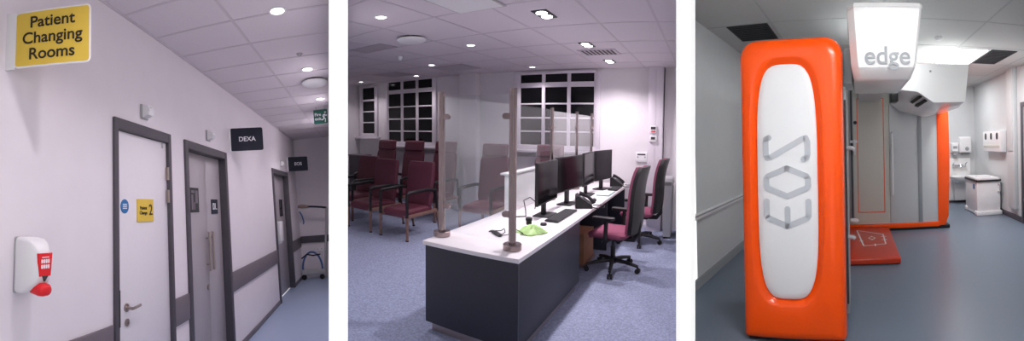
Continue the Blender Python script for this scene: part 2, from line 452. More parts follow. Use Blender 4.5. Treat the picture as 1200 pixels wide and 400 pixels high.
# exit sign under the ceiling
t = thing('exit_sign', 'green exit sign with a running man under the corridor ceiling', 'sign', R1, (-0.70, 5.85, 1.25), 0.0)
MB().prism(rrect(0, 0.205, -0.105, 0.105, 0.01), -0.008, 0.008, 'y').build('sign_plate', M['green'], t)
for x in (0.04, 0.165): MB().cyl((x, 0, 0.10), (x, 0, 0.156), 0.004, n=8).build('hanger', M['steel'], t)
lettering('lettering', 'Fire\nexit', 0.062, M['wink'], t, face_y(0.062, -0.0095, 0.0), 0.001)
mb = MB()
mb.cyl((0.172, -0.0105, 0.06), (0.172, -0.0085, 0.06), 0.014, n=14)
for a, b in (((0.19, 0.032), (0.165, -0.02)), ((0.165, -0.02), (0.20, -0.04)), ((0.20, -0.04), (0.19, -0.085)), ((0.165, -0.02), (0.14, -0.05)), ((0.14, -0.05), (0.105, -0.05)), ((0.188, 0.028), (0.22, 0.005)), ((0.22, 0.005), (0.235, 0.02)), ((0.186, 0.03), (0.15, 0.02)), ((0.15, 0.02), (0.145, -0.01))):
    mb.tube([(0.158+(a[0]-0.18)*0.62, -0.0095, a[1]), (0.158+(b[0]-0.18)*0.62, -0.0095, b[1])], 0.007, 6)
mb.build('running_man', M['wink'], t)

# soap dispenser
t = thing('soap_dispenser', 'white wall soap dispenser with a red push lever and red label', 'dispenser', R1, (-1.54, 1.335, -0.385))
MB().prism(rrect(0.0, 0.115, 0.0, 0.262, 0.01), 0, 0.014, 'x').build('back_plate', M['greyp'], t)
loops = []
for x, in_, top, bot in ((0.010, 0.0, 0.262, 0.0), (0.06, 0.0, 0.262, 0.004), (0.105, 0.002, 0.256, 0.025), (0.135, 0.008, 0.238, 0.05), (0.152, 0.018, 0.205, 0.075), (0.158, 0.026, 0.175, 0.09)):
    loops.append([(x, p[0], p[1]) for p in rrect(in_, 0.115-in_, bot, top, 0.02)])
MB().loft(loops).build('cover', M['white'], t, ang=50)
mb = MB(); mb.prism([(0.012, 0.195), (0.103, 0.195), (0.094, 0.092), (0.022, 0.092)], 0.148, 0.1595, 'x')
lab = mb.build('front_label', M['red'], t); lab['label'] = 'red label with white print'
mb = MB()
for k, zz in enumerate((0.150, 0.126)):
    for j in range(4): mb.prism(rrect(0.03+j*0.0145, 0.041+j*0.0145, zz, zz+0.018, 0.004, 3), 0.1592, 0.1605, 'x')
mb.box(0.1592, 0.1602, 0.035, 0.08, 0.175, 0.179); mb.build('label_print', M['wink'], lab)
MB().prism([(0.036, 0.094), (0.079, 0.094), (0.0575, 0.068)], 0.13, 0.160, 'x').build('level_window', M['ventd'], t)
loops = []
for x, h0, h1, i_ in ((0.09, 0.008, 0.055, 0.022), (0.14, 0.002, 0.060, 0.018), (0.164, 0.005, 0.057, 0.02), (0.176, 0.014, 0.048, 0.03)):
    loops.append([(x, p[0], p[1]) for p in rrect(i_, 0.115-i_, h0, h1, min(0.026, (h1-h0)*0.45))])
MB().loft(loops).build('push_lever', M['red'], t, ang=60)

# plates and small boxes on the doors and wall
t = thing('door_plate', 'yellow plate reading Patient Change 2 on the white door', 'sign', R1, (-1.546, 2.445, 0.012))
MB().prism(rrect(0, 0.225, -0.08, 0.08, 0.006), 0, 0.006, 'x').build('plate', M['yellow'], t)
lettering('lettering', 'Patient\nChange', 0.034, M['ink'], t, face_x(0.0068, 0.08, 0.0), 0.0006)
lettering('number', '2', 0.11, M['ink'], t, face_x(0.0068, 0.182, 0.0), 0.001)
o = MB().cyl((0, 0, 0), (0.004, 0, 0), 0.047, n=32).build('blue_disc', M['blue'], None, at(R1, (-1.546, 2.292, 0.04)))
tag(o, 'round blue fire door disc on the white door', 'sign')
mb = MB()
for k in range(3): mb.box(0.0035, 0.0048, -0.025, 0.025, -0.016+k*0.013, -0.010+k*0.013)
mb.build('disc_print', M['wink'], o)
t = thing('poster', 'dark poster with a pale border on the left leaf of grey double door', 'poster', R1, (-1.60, 3.45, 0.10))
MB().box(0, 0.004, 0, 0.19, -0.115, 0.115).build('sheet', M['ventd'], t)
mb = MB()
for a, b, c, e in ((0.02, 0.06, -0.09, 0.05), (0.075, 0.10, -0.09, -0.02), (0.11, 0.165, -0.03, 0.09), (0.02, 0.09, 0.065, 0.09)): mb.box(0.0035, 0.005, a, b, c, e)
mb.build('poster_print', M['band'], t)
t = thing('door_plate', 'navy plate with white print on the right leaf of grey double door', 'sign', R1, (-1.60, 3.955, 0.035))
MB().prism(rrect(0, 0.175, -0.075, 0.075, 0.006), 0, 0.006, 'x').build('plate', M['navy'], t)
mb = MB()
for a, b, c, e in ((0.035, 0.05, -0.03, 0.035), (0.035, 0.085, -0.03, -0.018), (0.035, 0.085, 0.023, 0.035), (0.07, 0.085, -0.03, 0.035), (0.10, 0.113, -0.03, 0.035), (0.125, 0.15, -0.03, -0.02)): mb.box(0.0055, 0.0068, a, b, c, e)
mb.build('plate_print', M['wink'], t)
def sounder(label, s, z):
    t = thing('door_alarm', label, 'alarm', R1, (-1.54, s, z))
    MB().box(0, 0.012, 0.0, 0.10, -0.055, 0.055, 0.004).build('base_plate', M['greyp'], t)
    MB().prism([(0.012, -0.045), (0.06, -0.03), (0.075, 0.0), (0.06, 0.04), (0.012, 0.048)], 0.012, 0.088, 'y').build('housing', M['white'], t)
    MB().box(0.058, 0.066, 0.03, 0.07, 0.012, 0.03, 0.003).build('indicator', M['greyp'], t)
sounder('small white alarm box on the wall above the white door', 2.50, 0.735)
sounder('small white alarm box on the wall above the grey double door', 3.74, 0.745)
sounder('small white alarm box above the far corridor door', 7.2, 0.76)
t = thing('paper_dispenser', 'small white paper dispenser on the far grey corridor door', 'dispenser', R1, (-1.613, 6.66, -0.42))
MB().box(0, 0.12, 0, 0.22, -0.16, 0.17, 0.02, 3).build('cover', M['white'], t)
MB().box(0.02, 0.10, 0.05, 0.17, -0.19, -0.155, 0.004).build('paper', M['paper'], t)

def downlight(R, zc, u, v, label, group, w, col, size=130, dia=0.047, tilt=False):
    t = thing('ceiling_downlight', label, 'ceiling light', R, (u, v, zc), 0, group)
    mb = MB(); mb.lathe([(dia, 0.004), (dia+0.018, 0.002), (dia+0.02, -0.006), (dia+0.004, -0.008), (dia, -0.002)], 28)
    mb.build('rim', M['white'], t)
    MB().cyl((0, 0, -0.004), (0, 0, -0.001), dia, n=28).build('lamp_disc', M['lit'], t)
    spot(R, (0, 0, -0.012), w, col, size, 0.8, 0.05, t)
    return t
for s, u, txt, w in ((1.37, -0.53, 'round corridor downlight above the yellow hanging sign', 1.0), (2.745, -0.53, 'round corridor downlight level with the white door', 1.0), (4.12, -0.52, 'round corridor downlight just before the ceiling disc', 1.0), (5.40, -0.54, 'round corridor downlight just before the green exit sign', 1.0), (6.80, -0.70, 'added round corridor downlight, unseen just behind the green exit sign', 1.15)):  # last one is an added unseen lamp that brightens the corridor end
    downlight(R1, C1, u, s, txt, 'corridor downlights', LAMP_CORRIDOR*w, TINT)
def ceiling_disc(R, zc, u, v, label, rad):
    t = thing('ceiling_disc', label, 'ceiling device', R, (u, v, zc))
    MB().lathe([(rad*0.78, 0.002), (rad*0.78, -0.022)], 30).build('base_ring', M['ventd'], t)
    MB().lathe([(rad*0.2, -0.018), (rad, -0.020), (rad*1.0, -0.034), (rad*0.86, -0.052), (rad*0.5, -0.062), (0.001, -0.064)], 30).build('cover', M['white'], t)
    return t
ceiling_disc(R1, C1, -0.50, 4.55, 'white round wireless disc on the corridor ceiling', 0.15)
o = MB().lathe([(0.03, 0.002), (0.03, -0.006), (0.02, -0.012), (0.012, -0.026), (0.0, -0.028)], 18).build('sprinkler_cap', M['greyp'], None, at(R1, (-0.523, 3.652, C1)))
tag(o, 'tiny round grey sensor in the corridor ceiling tile', 'sensor')

# hoist parked against the end wall
t = thing('patient_hoist', 'blue and grey wheeled patient hoist parked at the corridor end', 'hoist', R1, (-1.3, 8.42, F1))
mb = MB(); mb.tube([(-0.16, 0, 1.46), (0.10, 0, 1.445), (0.30, -0.01, 1.42), (0.40, -0.01, 1.40)], 0.02); mb.build('boom', M['navy'], t)
MB().tube([(-0.19, 0, 1.465), (-0.1, 0, 1.462), (0.02, 0, 1.45)], [0.03, 0.042, 0.03], 12).build('grip', M['tan'], t)
MB().tube([(-0.165, 0, 1.36), (-0.12, 0, 1.28), (-0.09, -0.01, 1.16), (-0.10, -0.01, 1.10)], 0.014).build('sling_strap', M['hose'], t)
pts = [(-0.18 + 0.2*(1-math.cos(PI*k/16)), 0, 0.20 + 0.34*math.sin(PI*k/16)) for k in range(17)]
MB().tube(pts, 0.020).build('push_bow', M['hose'], t)
MB().tube([(-0.19, -0.02, 0.42), (-0.08, -0.02, 0.50), (0.05, -0.02, 0.47), (0.2, -0.02, 0.49)], 0.014).build('sling_strap', M['navy'], t)
MB().box(-0.2, 0.285, -0.05, 0.05, 0.10, 0.19, 0.02).build('base_beam', M['greyp'], t)
MB().tube([(0.40, -0.01, 1.40), (0.36, 0, 1.0), (0.265, 0, 0.16)], 0.024).build('mast', M['greyp'], t)
for x in (-0.16, 0.2): MB().cyl((x, -0.02, 0.05), (x, 0.02, 0.05), 0.05).tube([(x, 0, 0.05), (x, 0, 0.12)], 0.012).build('castor', M['black'], t)
t = thing('wall_socket', 'white double socket low on the corridor end wall', 'socket', R1, (-1.14, 8.7, -0.96))
MB().box(-0.075, 0.075, -0.012, 0, -0.045, 0.045, 0.004).build('face_plate', M['white'], t)
for x in (-0.05, 0.03): MB().box(x, x+0.02, -0.016, -0.011, 0.01, 0.03).build('rocker_switch', M['greyp'], t)

# ================================================================== RECEPTION OFFICE
B0, B1 = az(387.2), az(792.3)
VB = 7.0
shell(R2, B0, B1, F2, C2, VB, M['carpet'], M['ceil'], umin=-7.95)
ceiling_grid(R2, B0, B1, C2, VB, [-6.9, -6.1, -5.35, -4.6, -3.85, -3.1, -2.42, -1.82, -1.07, -0.5], [1.5, 2.3, 3.1, 3.96, 4.83, 5.6, 6.35], M['grid'], -7.9, 0.2)
wall_end('wall_office_back', R2, B1, -8.0, VB, F2, C2, M['wall'])
struct('wall_office_far_left', MB().prism(clip_convex([(-8.0, 5.0), (-7.9, 5.0), (-7.9, 7.0), (-8.0, 7.0)], floor_poly(R2, B0, B1, F2, VB)), F2, C2), M['wall'], R2.copy())
struct('baseboard_office_back', MB().box(-7.9, -0.55, VB-0.015, VB, F2, F2+0.10, 0.004), M['frame'], R2.copy())
struct('column_1', MB().box(-4.70, -4.30, VB-0.16, VB, F2, C2, 0.004), M['wall'], R2.copy())
# boxed pipe in the corner with a dark strip along its right edge
struct('trim_7', MB().box(-0.98, -0.735, VB-0.14, VB, F2, C2, 0.003).box(-0.955, -0.85, VB-0.146, VB-0.14, F2+0.1, C2-0.02, 0.002), M['frame'], R2.copy())
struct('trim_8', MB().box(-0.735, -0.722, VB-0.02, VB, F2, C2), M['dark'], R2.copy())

def office_window(n, u0, u1, z0, z1, cols, rows, sill=True, reveal=0.09):
    """white sash window: rows = heights of the cross bars"""
    w = empty_struct('window_%d' % n, R2, (0, VB, 0))
    f = MB(); t = 0.06
    f.box(u0-reveal, u0, -0.05, 0.0, z0-0.05, z1+0.02, 0.004); f.box(u1, u1+reveal, -0.05, 0.0, z0-0.05, z1+0.02, 0.004)
    f.box(u0-reveal, u1+reveal, -0.05, 0.0, z0-reveal, z0, 0.004)
    f.box(u0, u1, -0.05, 0.0, z1, min(z1+0.05, C2), 0.003)
    struct('window_frame', f, M['frame'], Matrix.Identity(4), w)
    b = MB(); cw = (u1-u0)/cols
    for k in range(1, cols): b.box(u0+k*cw-0.032, u0+k*cw+0.032, -0.04, -0.004, z0, z1, 0.004)
    for zz, th in rows: b.box(u0, u1, -0.035, -0.004, zz-th/2, zz+th/2, 0.003)
    for x in (u0, u1): b.box(x-0.025, x+0.025, -0.035, -0.004, z0, z1, 0.003)
    struct('glazing_bars', b, M['frame'], Matrix.Identity(4), w)
    struct('window_pane', MB().box(u0, u1, -0.012, -0.004, z0, z1), M['pane'], Matrix.Identity(4), w)
    if sill: struct('window_sill', MB().box(u0-reveal-0.05, u1+reveal+0.05, -0.16, 0.0, z0-reveal-0.05, z0-reveal, 0.006), M['frame'], Matrix.Identity(4), w)
    return w
office_window(1, -7.76, -7.28, -0.20, 0.93, 1, [(0.62, 0.05), (0.34, 0.028), (0.07, 0.028)])
office_window(2, -6.84, -5.48, -0.38, 1.0, 3, [(0.77, 0.09), (0.42, 0.028), (0.14, 0.028), (-0.14, 0.028)])
office_window(3, -3.42, -1.94, -0.36, 0.94, 3, [(0.745, 0.09), (0.40, 0.028), (0.14, 0.028), (-0.11, 0.028)])
struct('trim_9', MB().box(-6.95, -5.35, VB-0.06, VB, F2+0.1, -0.60, 0.006), M['frame'], R2.copy())
struct('trim_10', MB().box(-3.55, -1.85, VB-0.06, VB, F2+0.1, -0.58, 0.006), M['frame'], R2.copy())

# --- reception desk
ZD = -0.98
t = thing('reception_desk', 'long reception desk with white worktop and dark slate panels', 'desk', R2, (0, 0, F2))
h = ZD - F2
MB().box(-2.20, -1.295, 2.65, 6.9, h-0.036, h, 0.004).build('worktop', M['worktop'], t)
MB().box(-2.185, -1.31, 2.672, 2.694, 0.085, h-0.036, 0.002).build('front_panel', M['slate'], t)
MB().box(-1.332, -1.31, 2.694, 4.17, 0.085, h-0.036, 0.002).build('side_panel', M['slate'], t)
MB().box(-2.185, -2.163, 2.694, 6.88, 0.085, h-0.036, 0.002).build('side_panel', M['slate'], t)
MB().box(-2.163, -1.332, 4.145, 4.168, 0.085, h-0.036, 0.002).build('end_panel', M['slate'], t)
MB().box(-2.15, -1.345, 2.715, 4.15, 0.0, 0.087, 0.002).build('plinth', M['plinth'], t)
MB().box(-2.163, -1.36, 5.60, 5.625, 0.0, h-0.036, 0.002).build('end_panel', M['slate'], t)
MB().box(-2.163, -1.36, 6.85, 6.875, 0.0, h-0.036, 0.002).build('end_panel', M['slate'], t)
MB().box(-2.14, -2.09, 4.0, 6.88, h, h+0.42, 0.006).build('privacy_upstand', M['worktop'], t)
MB().box(-2.19, -2.08, 3.99, 6.9, h+0.42, h+0.445, 0.006).build('transaction_shelf', M['worktop'], t)

# --- glass screen on the desk
t = thing('glass_screen', 'clear glass screen on steel posts standing on the reception desk', 'screen', R2, (0, 0, ZD+0.0012))
posts = [(-2.15, 2.86, 0, 1.265), (-1.445, 2.84, 0, 1.268), (-1.975, 5.0, 0, 1.215), (-1.96, 6.0, 0, 1.20), (-1.955, 6.80, 0, 1.20)]
for k, (u, v, z0, z1) in enumerate(posts):
    p = MB().cyl((u, v, z0), (u, v, z1), 0.030 if k < 2 else 0.024, n=24).build('post', M['bronze'], t)
    mb = MB(); fr = 0.074 if k < 2 else 0.058; mb.lathe([(0.02, 0.046), (fr-0.004, 0.046), (fr, 0.042), (fr, 0.0), (0.02, 0.0)], 30, (u, v, z0)); mb.build('base_flange', M['bronze'], p)
    if k < 2:
        du = 1 if k == 0 else -1
        for zc_ in (1.05, 0.275):
            MB().cyl((u+du*0.065-0.0001, v-0.014, zc_), (u+du*0.065, v+0.014, zc_), 0.024, n=20).box(min(u, u+du*0.065), max(u, u+du*0.065), v-0.014, v+0.014, zc_-0.024, zc_+0.024, 0.004).build('clamp', M['bronze'], p)
    else:
        for zc_ in (0.95, 0.30):
            MB().box(u-0.02, u+0.02, v-0.075, v+0.075, zc_-0.024, zc_+0.024, 0.012).build('clamp', M['bronze'], p)
def pane(a, b, z0, z1a, z1b, m='glass'):
    a, b = Vector((a[0], a[1])), Vector((b[0], b[1])); d = (b-a).normalized(); n = Vector((-d.y, d.x))*0.004
    a = a + d*0.035; b = b - d*0.035
    v = [(*(a-n), z0), (*(b-n), z0), (*(b+n), z0), (*(a+n), z0), (*(a-n), z1a), (*(b-n), z1b), (*(b+n), z1b), (*(a+n), z1a)]
    mb = MB(); mb.add(v, [(0,3,2,1),(4,5,6,7),(0,1,5,4),(1,2,6,5),(2,3,7,6),(3,0,4,7)]); mb.build('glass_pane', M[m], t)
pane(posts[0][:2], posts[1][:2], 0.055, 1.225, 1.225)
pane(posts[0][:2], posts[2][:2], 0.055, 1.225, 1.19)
pane(posts[2][:2], posts[3][:2], 0.10, 1.17, 1.16, 'glass_glare')
pane(posts[3][:2], posts[4][:2], 0.10, 1.16, 1.15, 'glass_glare')

# --- monitors
ZT = ZD + 0.0012         # things standing on the worktop
def monitor(label, a, b, z0, z1, stand):
    a, b = Vector(a), Vector(b); c = (a+b)/2; w = (b-a).length; ang = math.atan2(b.y-a.y, b.x-a.x)
    t = thing('computer_monitor', label, 'monitor', R2, (c.x, c.y, ZT), ang, 'monitors on the reception desk')
    z0 -= ZT; z1 -= ZT                                # local x runs along the screen, -y is the viewing side
    MB().box(-w/2, w/2, -0.012, 0.022, z0, z1, 0.006).build('casing', M['black'], t)
    MB().box(-w/2+0.012, w/2-0.012, -0.0135, -0.0115, z0+0.02, z1-0.012).build('screen', M['screen'], t)
    MB().box(-0.035, 0.035, 0.02, 0.06, 0.012, z0+0.22, 0.008).box(-0.05, 0.05, 0.01, 0.05, z0+0.1, z0+0.22, 0.006).build('stand_neck', M['black'], t)
    MB().box(-0.13, 0.13, -0.07, 0.12, 0.0, 0.014, 0.006).build('stand_foot', M['black'], t)
    return t
monitor('nearest computer monitor on the desk, its pale screen reflecting the room', (-1.66, 3.80), (-1.67, 4.40), -0.835, -0.385, 0)
monitor('computer monitor second from the glass front, dark screen beside the near telephone', (-1.70, 4.47), (-1.60, 5.14), -0.80, -0.375, 0)
monitor('third computer monitor along the desk, largely hidden with pale reflection', (-1.62, 5.28), (-1.64, 5.84), -0.83, -0.37, 0)
monitor('farthest computer monitor on the desk, dark screen near the back wall', (-1.63, 5.90), (-1.50, 6.42), -0.83, -0.37, 0)

def keyboard(label, u, v, rz, L=0.44):
    t = thing('keyboard', label, 'keyboard', R2, (u, v, ZT), rz, 'keyboards on the reception desk')
    MB().box(-L/2, L/2, -0.075, 0.075, 0.004, 0.02, 0.005).build('body', M['black'], t)
    mb = MB()
    for r in range(5):
        for k in range(15):
            x = -L/2 + 0.014 + k*(L-0.028)/15
            mb.box(x+0.001, x+(L-0.028)/15-0.002, -0.066+r*0.0265, -0.044+r*0.0265, 0.019, 0.0245)
    mb.build('keys', M['ventd'], t)
    for x in (-L/2+0.04, L/2-0.04): MB().box(x-0.02, x+0.02, -0.06, 0.06, 0, 0.005).build('foot', M['blackr'], t)
keyboard('black keyboard in front of the nearest monitor', -1.50, 4.12, PI/2 + 0.0, 0.62)
keyboard('dark keyboard in front of the farthest monitor, past the folder', -1.385, 6.20, PI/2, 0.36)

def telephone(label, u, v, rz):
    t = thing('desk_telephone', label, 'telephone', R2, (u, v, ZT), rz, 'telephones on the reception desk')
    mb = MB(); mb.prism([(-0.10, 0.0), (0.10, 0.0), (0.10, 0.13), (0.07, 0.15), (-0.10, 0.035)], -0.13, 0.13, 'x'); mb.build('base', M['black'], t)
    n = Matrix.Rotation(math.atan2(0.115, 0.17), 4, 'X')
    def on(x, s, off=0.0): return Vector((x, -0.10 + s*0.828 - off*0.56, 0.035 + s*0.56 + off*0.828))
    hs = MB(); hs.tube([on(-0.095, 0.0, 0.03), on(-0.095, 0.025, 0.045), on(-0.095, 0.10, 0.055), on(-0.095, 0.175, 0.045), on(-0.095, 0.21, 0.03)], [0.027, 0.024, 0.017, 0.024, 0.028], 12); hs.build('handset', M['black'], t)
    k = MB(); q = MB()
    for r in range(4):
        for c in range(3):
            p = on(-0.01 + c*0.032, 0.025 + r*0.026, 0.004); k.box(p.x-0.011, p.x+0.011, p.y-0.009, p.y+0.009, p.z-0.004, p.z+0.003)
    k.build('keypad', M['ventd'], t)
    p = on(0.03, 0.165, 0.002); q.box(-0.07, 0.07, -0.022, 0.022, -0.002, 0.003, mtx=Matrix.Translation(p) @ n); q.build('display', M['greyp'], t)
    MB().tube([(-0.12, -0.09, 0.02), (-0.17, -0.16, 0.01), (-0.12, -0.24, 0.008), (0.0, -0.26, 0.008), (0.06, -0.2, 0.01), (0.05, -0.12, 0.012)], 0.006, 8).build('cord', M['blackr'], t)
    return t
telephone('black desk telephone with raised handset beside the second monitor', -1.44, 4.72, PI/2 + 0.35)
telephone('black desk telephone at the far end of the desk by back wall', -1.44, 6.60, PI/2 + 0.1)

def mouse(label, u, v, rz):
    t = thing('computer_mouse', label, 'mouse', R2, (u, v, ZT), rz)
    loops = [[(math.cos(2*PI*i/16)*a, math.sin(2*PI*i/16)*b, z) for i in range(16)] for a, b, z in ((0.03, 0.055, 0.0), (0.034, 0.06, 0.012), (0.028, 0.05, 0.028), (0.012, 0.025, 0.036))]
    MB().loft(loops).build('body', M['black'], t, ang=60)
    MB().cyl((-0.003, 0.03, 0.033), (0.003, 0.03, 0.033), 0.008, n=10).build('wheel', M['greyp'], t)
mouse('black computer mouse on the desk past the near telephone', -1.42, 5.12, 0.2)
o = MB().lathe([(0.0, 0.022), (0.026, 0.022), (0.032, 0.016), (0.034, 0.0), (0.0, 0.0)], 22).build('black_puck', M['black'], None, at(R2, (-1.53, 3.68, ZT)))
tag(o, 'small round black puck on the white worktop beside the green bag', 'puck')
t = thing('folder', 'teal edged folder of papers lying in front of the third monitor', 'folder', R2, (-1.42, 5.74, ZT), 0.0)
MB().box(-0.085, 0.10, -0.20, 0.20, 0.0, 0.008, 0.002).build('cover', M['teal'], t)
MB().box(-0.08, 0.09, -0.19, 0.19, 0.008, 0.018, 0.002).build('papers', M['paper'], t)
# green bag with a black-capped neck
t = thing('green_bag', 'crumpled pale green plastic bag with a black cap on the worktop', 'bag', R2, (-1.515, 3.34, ZT), 0.3)
rnd = random.Random(3); loops = []
for z, s in ((0.0, 1.0), (0.012, 1.04), (0.03, 0.88), (0.05, 0.66), (0.068, 0.44), (0.082, 0.26)):
    L = []
    for i in range(22):
        a = 2*PI*i/22; k = 1 + 0.20*math.sin(3*a+z*30) + 0.10*math.sin(7*a - z*60) + rnd.uniform(-0.05, 0.05)
        L.append((math.cos(a)*0.125*s*k + 0.025*(1-s), math.sin(a)*0.075*s*k, max(0, z + (rnd.uniform(-0.004, 0.004) if z > 0.005 else 0))))
    loops.append(L)
MB().loft(loops).build('bag_body', M['glovegreen'], t, ang=20)
MB().lathe([(0.026, 0.0), (0.026, 0.035), (0.031, 0.037), (0.031, 0.062), (0.024, 0.066), (0.0, 0.066)], 20, (-0.02, 0.03, 0.075)).build('cap', M['black'], t)
t = thing('power_adapter', 'small black adapter with looped cable on the worktop between the posts', 'adapter', R2, (-1.76, 3.15, ZT), -0.62)
MB().box(-0.075, 0.075, -0.02, 0.02, 0.0, 0.024, 0.006).build('block', M['black'], t)
MB().tube([(-0.07, 0, 0.012), (-0.12, -0.02, 0.006), (-0.15, 0.02, 0.005), (-0.11, 0.06, 0.005), (-0.05, 0.07, 0.02), (0.0, 0.075, 0.05), (0.05, 0.06, 0.03), (0.06, 0.03, 0.02), (0.075, 0, 0.012)], 0.004, 8).tube([(0.075, 0, 0.012), (0.10, 0.06, 0.02), (0.09, 0.14, 0.06), (0.13, 0.20, 0.02)], 0.0035, 8).build('cable', M['blackr'], t)
t = thing('cable_loop', 'black and white cable tangle on the worktop behind the nearest monitor', 'cable', R2, (-1.84, 4.15, ZT))
MB().tube([(-0.1, -0.3, 0.006), (0, -0.22, 0.006), (-0.06, -0.1, 0.05), (-0.13, 0.0, 0.13), (-0.08, 0.06, 0.16), (-0.02, 0.1, 0.1), (-0.08, 0.2, 0.006)], 0.006, 8).build('black_cable', M['blackr'], t)
MB().tube([(0.0, -0.45, 0.006), (0.06, -0.3, 0.006), (0.0, -0.15, 0.006), (-0.06, -0.05, 0.03), (-0.03, 0.02, 0.08)], 0.005, 8).build('white_cable', M['white'], t)
t = thing('storage_box', 'brown box standing on the floor under the desk', 'box', R2, (-1.66, 5.05, F2))
MB().box(-0.2, 0.2, -0.22, 0.22, 0.04, 0.42, 0.004).build('box_body', M['card'], t)
MB().box(-0.22, 0.22, -0.24, 0.24, 0.0, 0.04, 0.004).build('base_board', M['wood'], t)

# --- task chairs
def task_chair(label, u, v, rz, spin):
    t = thing('task_chair', label, 'chair', R2, (u, v, F2), rz, 'swivel chairs at the reception desk')
    b = MB()
    for k in range(5):
        a = spin + 2*PI*k/5; c, s_ = math.cos(a), math.sin(a)
        b.tube([(c*0.03, s_*0.03, 0.125), (c*0.17, s_*0.17, 0.115), (c*0.33, s_*0.33, 0.085)], [0.028, 0.024, 0.018], 10)
    b.cyl((0, 0, 0.09), (0, 0, 0.16), 0.045); b.build('star_base', M['black'], t)
    for k in range(5):
        a = spin + 2*PI*k/5; c, s_ = math.cos(a), math.sin(a); p = Vector((c*0.33, s_*0.33, 0.03)); q = Vector((-s_, c, 0))
        MB().cyl(p - q*0.028, p - q*0.006, 0.03, n=18).cyl(p + q*0.006, p + q*0.028, 0.03, n=18).cyl(p + Vector((0, 0, 0.0)), p + Vector((0, 0, 0.055)), 0.010, n=10).build('castor', M['blackr'], t)
    MB().cyl((0, 0, 0.15), (0, 0, 0.30), 0.03).cyl((0, 0, 0.28), (0, 0, 0.42), 0.018).build('gas_column', M['black'], t)
    MB().box(-0.12, 0.12, -0.13, 0.16, 0.385, 0.435, 0.015).tube([(0.12, -0.05, 0.41), (0.26, -0.06, 0.40)], 0.008).build('tilt_mechanism', M['black'], t)
    loops = []
    for z, sx, sy, r in ((0.43, 0.20, 0.20, 0.06), (0.445, 0.235, 0.235, 0.08), (0.485, 0.25, 0.25, 0.09), (0.51, 0.235, 0.235, 0.09), (0.516, 0.18, 0.18, 0.08)):
        loops.append([(p[0], p[1]-0.01, z - (0.02 if p[1] < -0.2 else 0)) for p in rrect(-sx, sx, -sy, sy, r)])
    MB().loft(loops).build('seat', M['pink'], t, ang=60)
    # backrest: a curved shell with a padded front
    def back(off0, off1, w, n=14):
        loops = []
        for k in range(n+1):
            s = k/n; z = 0.50 + 0.80*s
            y = 0.215 + 0.035*math.cos(s*PI*1.3) + 0.17*s
            ww = w*(1.0 - 0.14*s)*(0.84 if k in (0, n) else 0.97 if k in (1, n-1) else 1)
            tilt = 0.0
            loops.append([(x*ww, y + off + 0.035*(x*x) * -1.0, z) for x, off in ((-1, off0), (-0.5, off0), (0, off0), (0.5, off0), (1, off0), (1, off1), (0.5, off1), (0, off1), (-0.5, off1), (-1, off1))])
        return loops
    MB().loft(back(0.0, 0.036, 0.205)).build('backrest', M['pink'], t, ang=60)
    MB().loft(back(0.037, 0.085, 0.225)).build('back_shell', M['black'], t, ang=60)
    MB().tube([(0, 0.12, 0.405), (0, 0.27, 0.41), (0, 0.33, 0.48), (0, 0.335, 0.66)], [0.035, 0.035, 0.03, 0.025], 10).build('back_support', M['black'], t)
    for sx in (-1, 1):
        mb = MB(); mb.tube([(sx*0.10, 0.02, 0.415), (sx*0.27, 0.02, 0.42), (sx*0.30, 0.02, 0.46), (sx*0.30, 0.03, 0.68)], [0.02, 0.022, 0.026, 0.024], 10)
        mb.prism(rrect(sx*0.30-0.048, sx*0.30+0.048, -0.14, 0.13, 0.035), 0.68, 0.712); mb.build('armrest', M['black'], t)
    return t
chair = task_chair('plum swivel chair nearest the camera at the reception desk', -1.10, 4.88, -PI/2 - 0.16, 0.28)
dup(chair, at(R2, (-0.98, 6.15, F2), -PI/2 - 0.12), 'plum swivel chair by the back wall, behind the nearest swivel chair', 'swivel chairs at the reception desk')

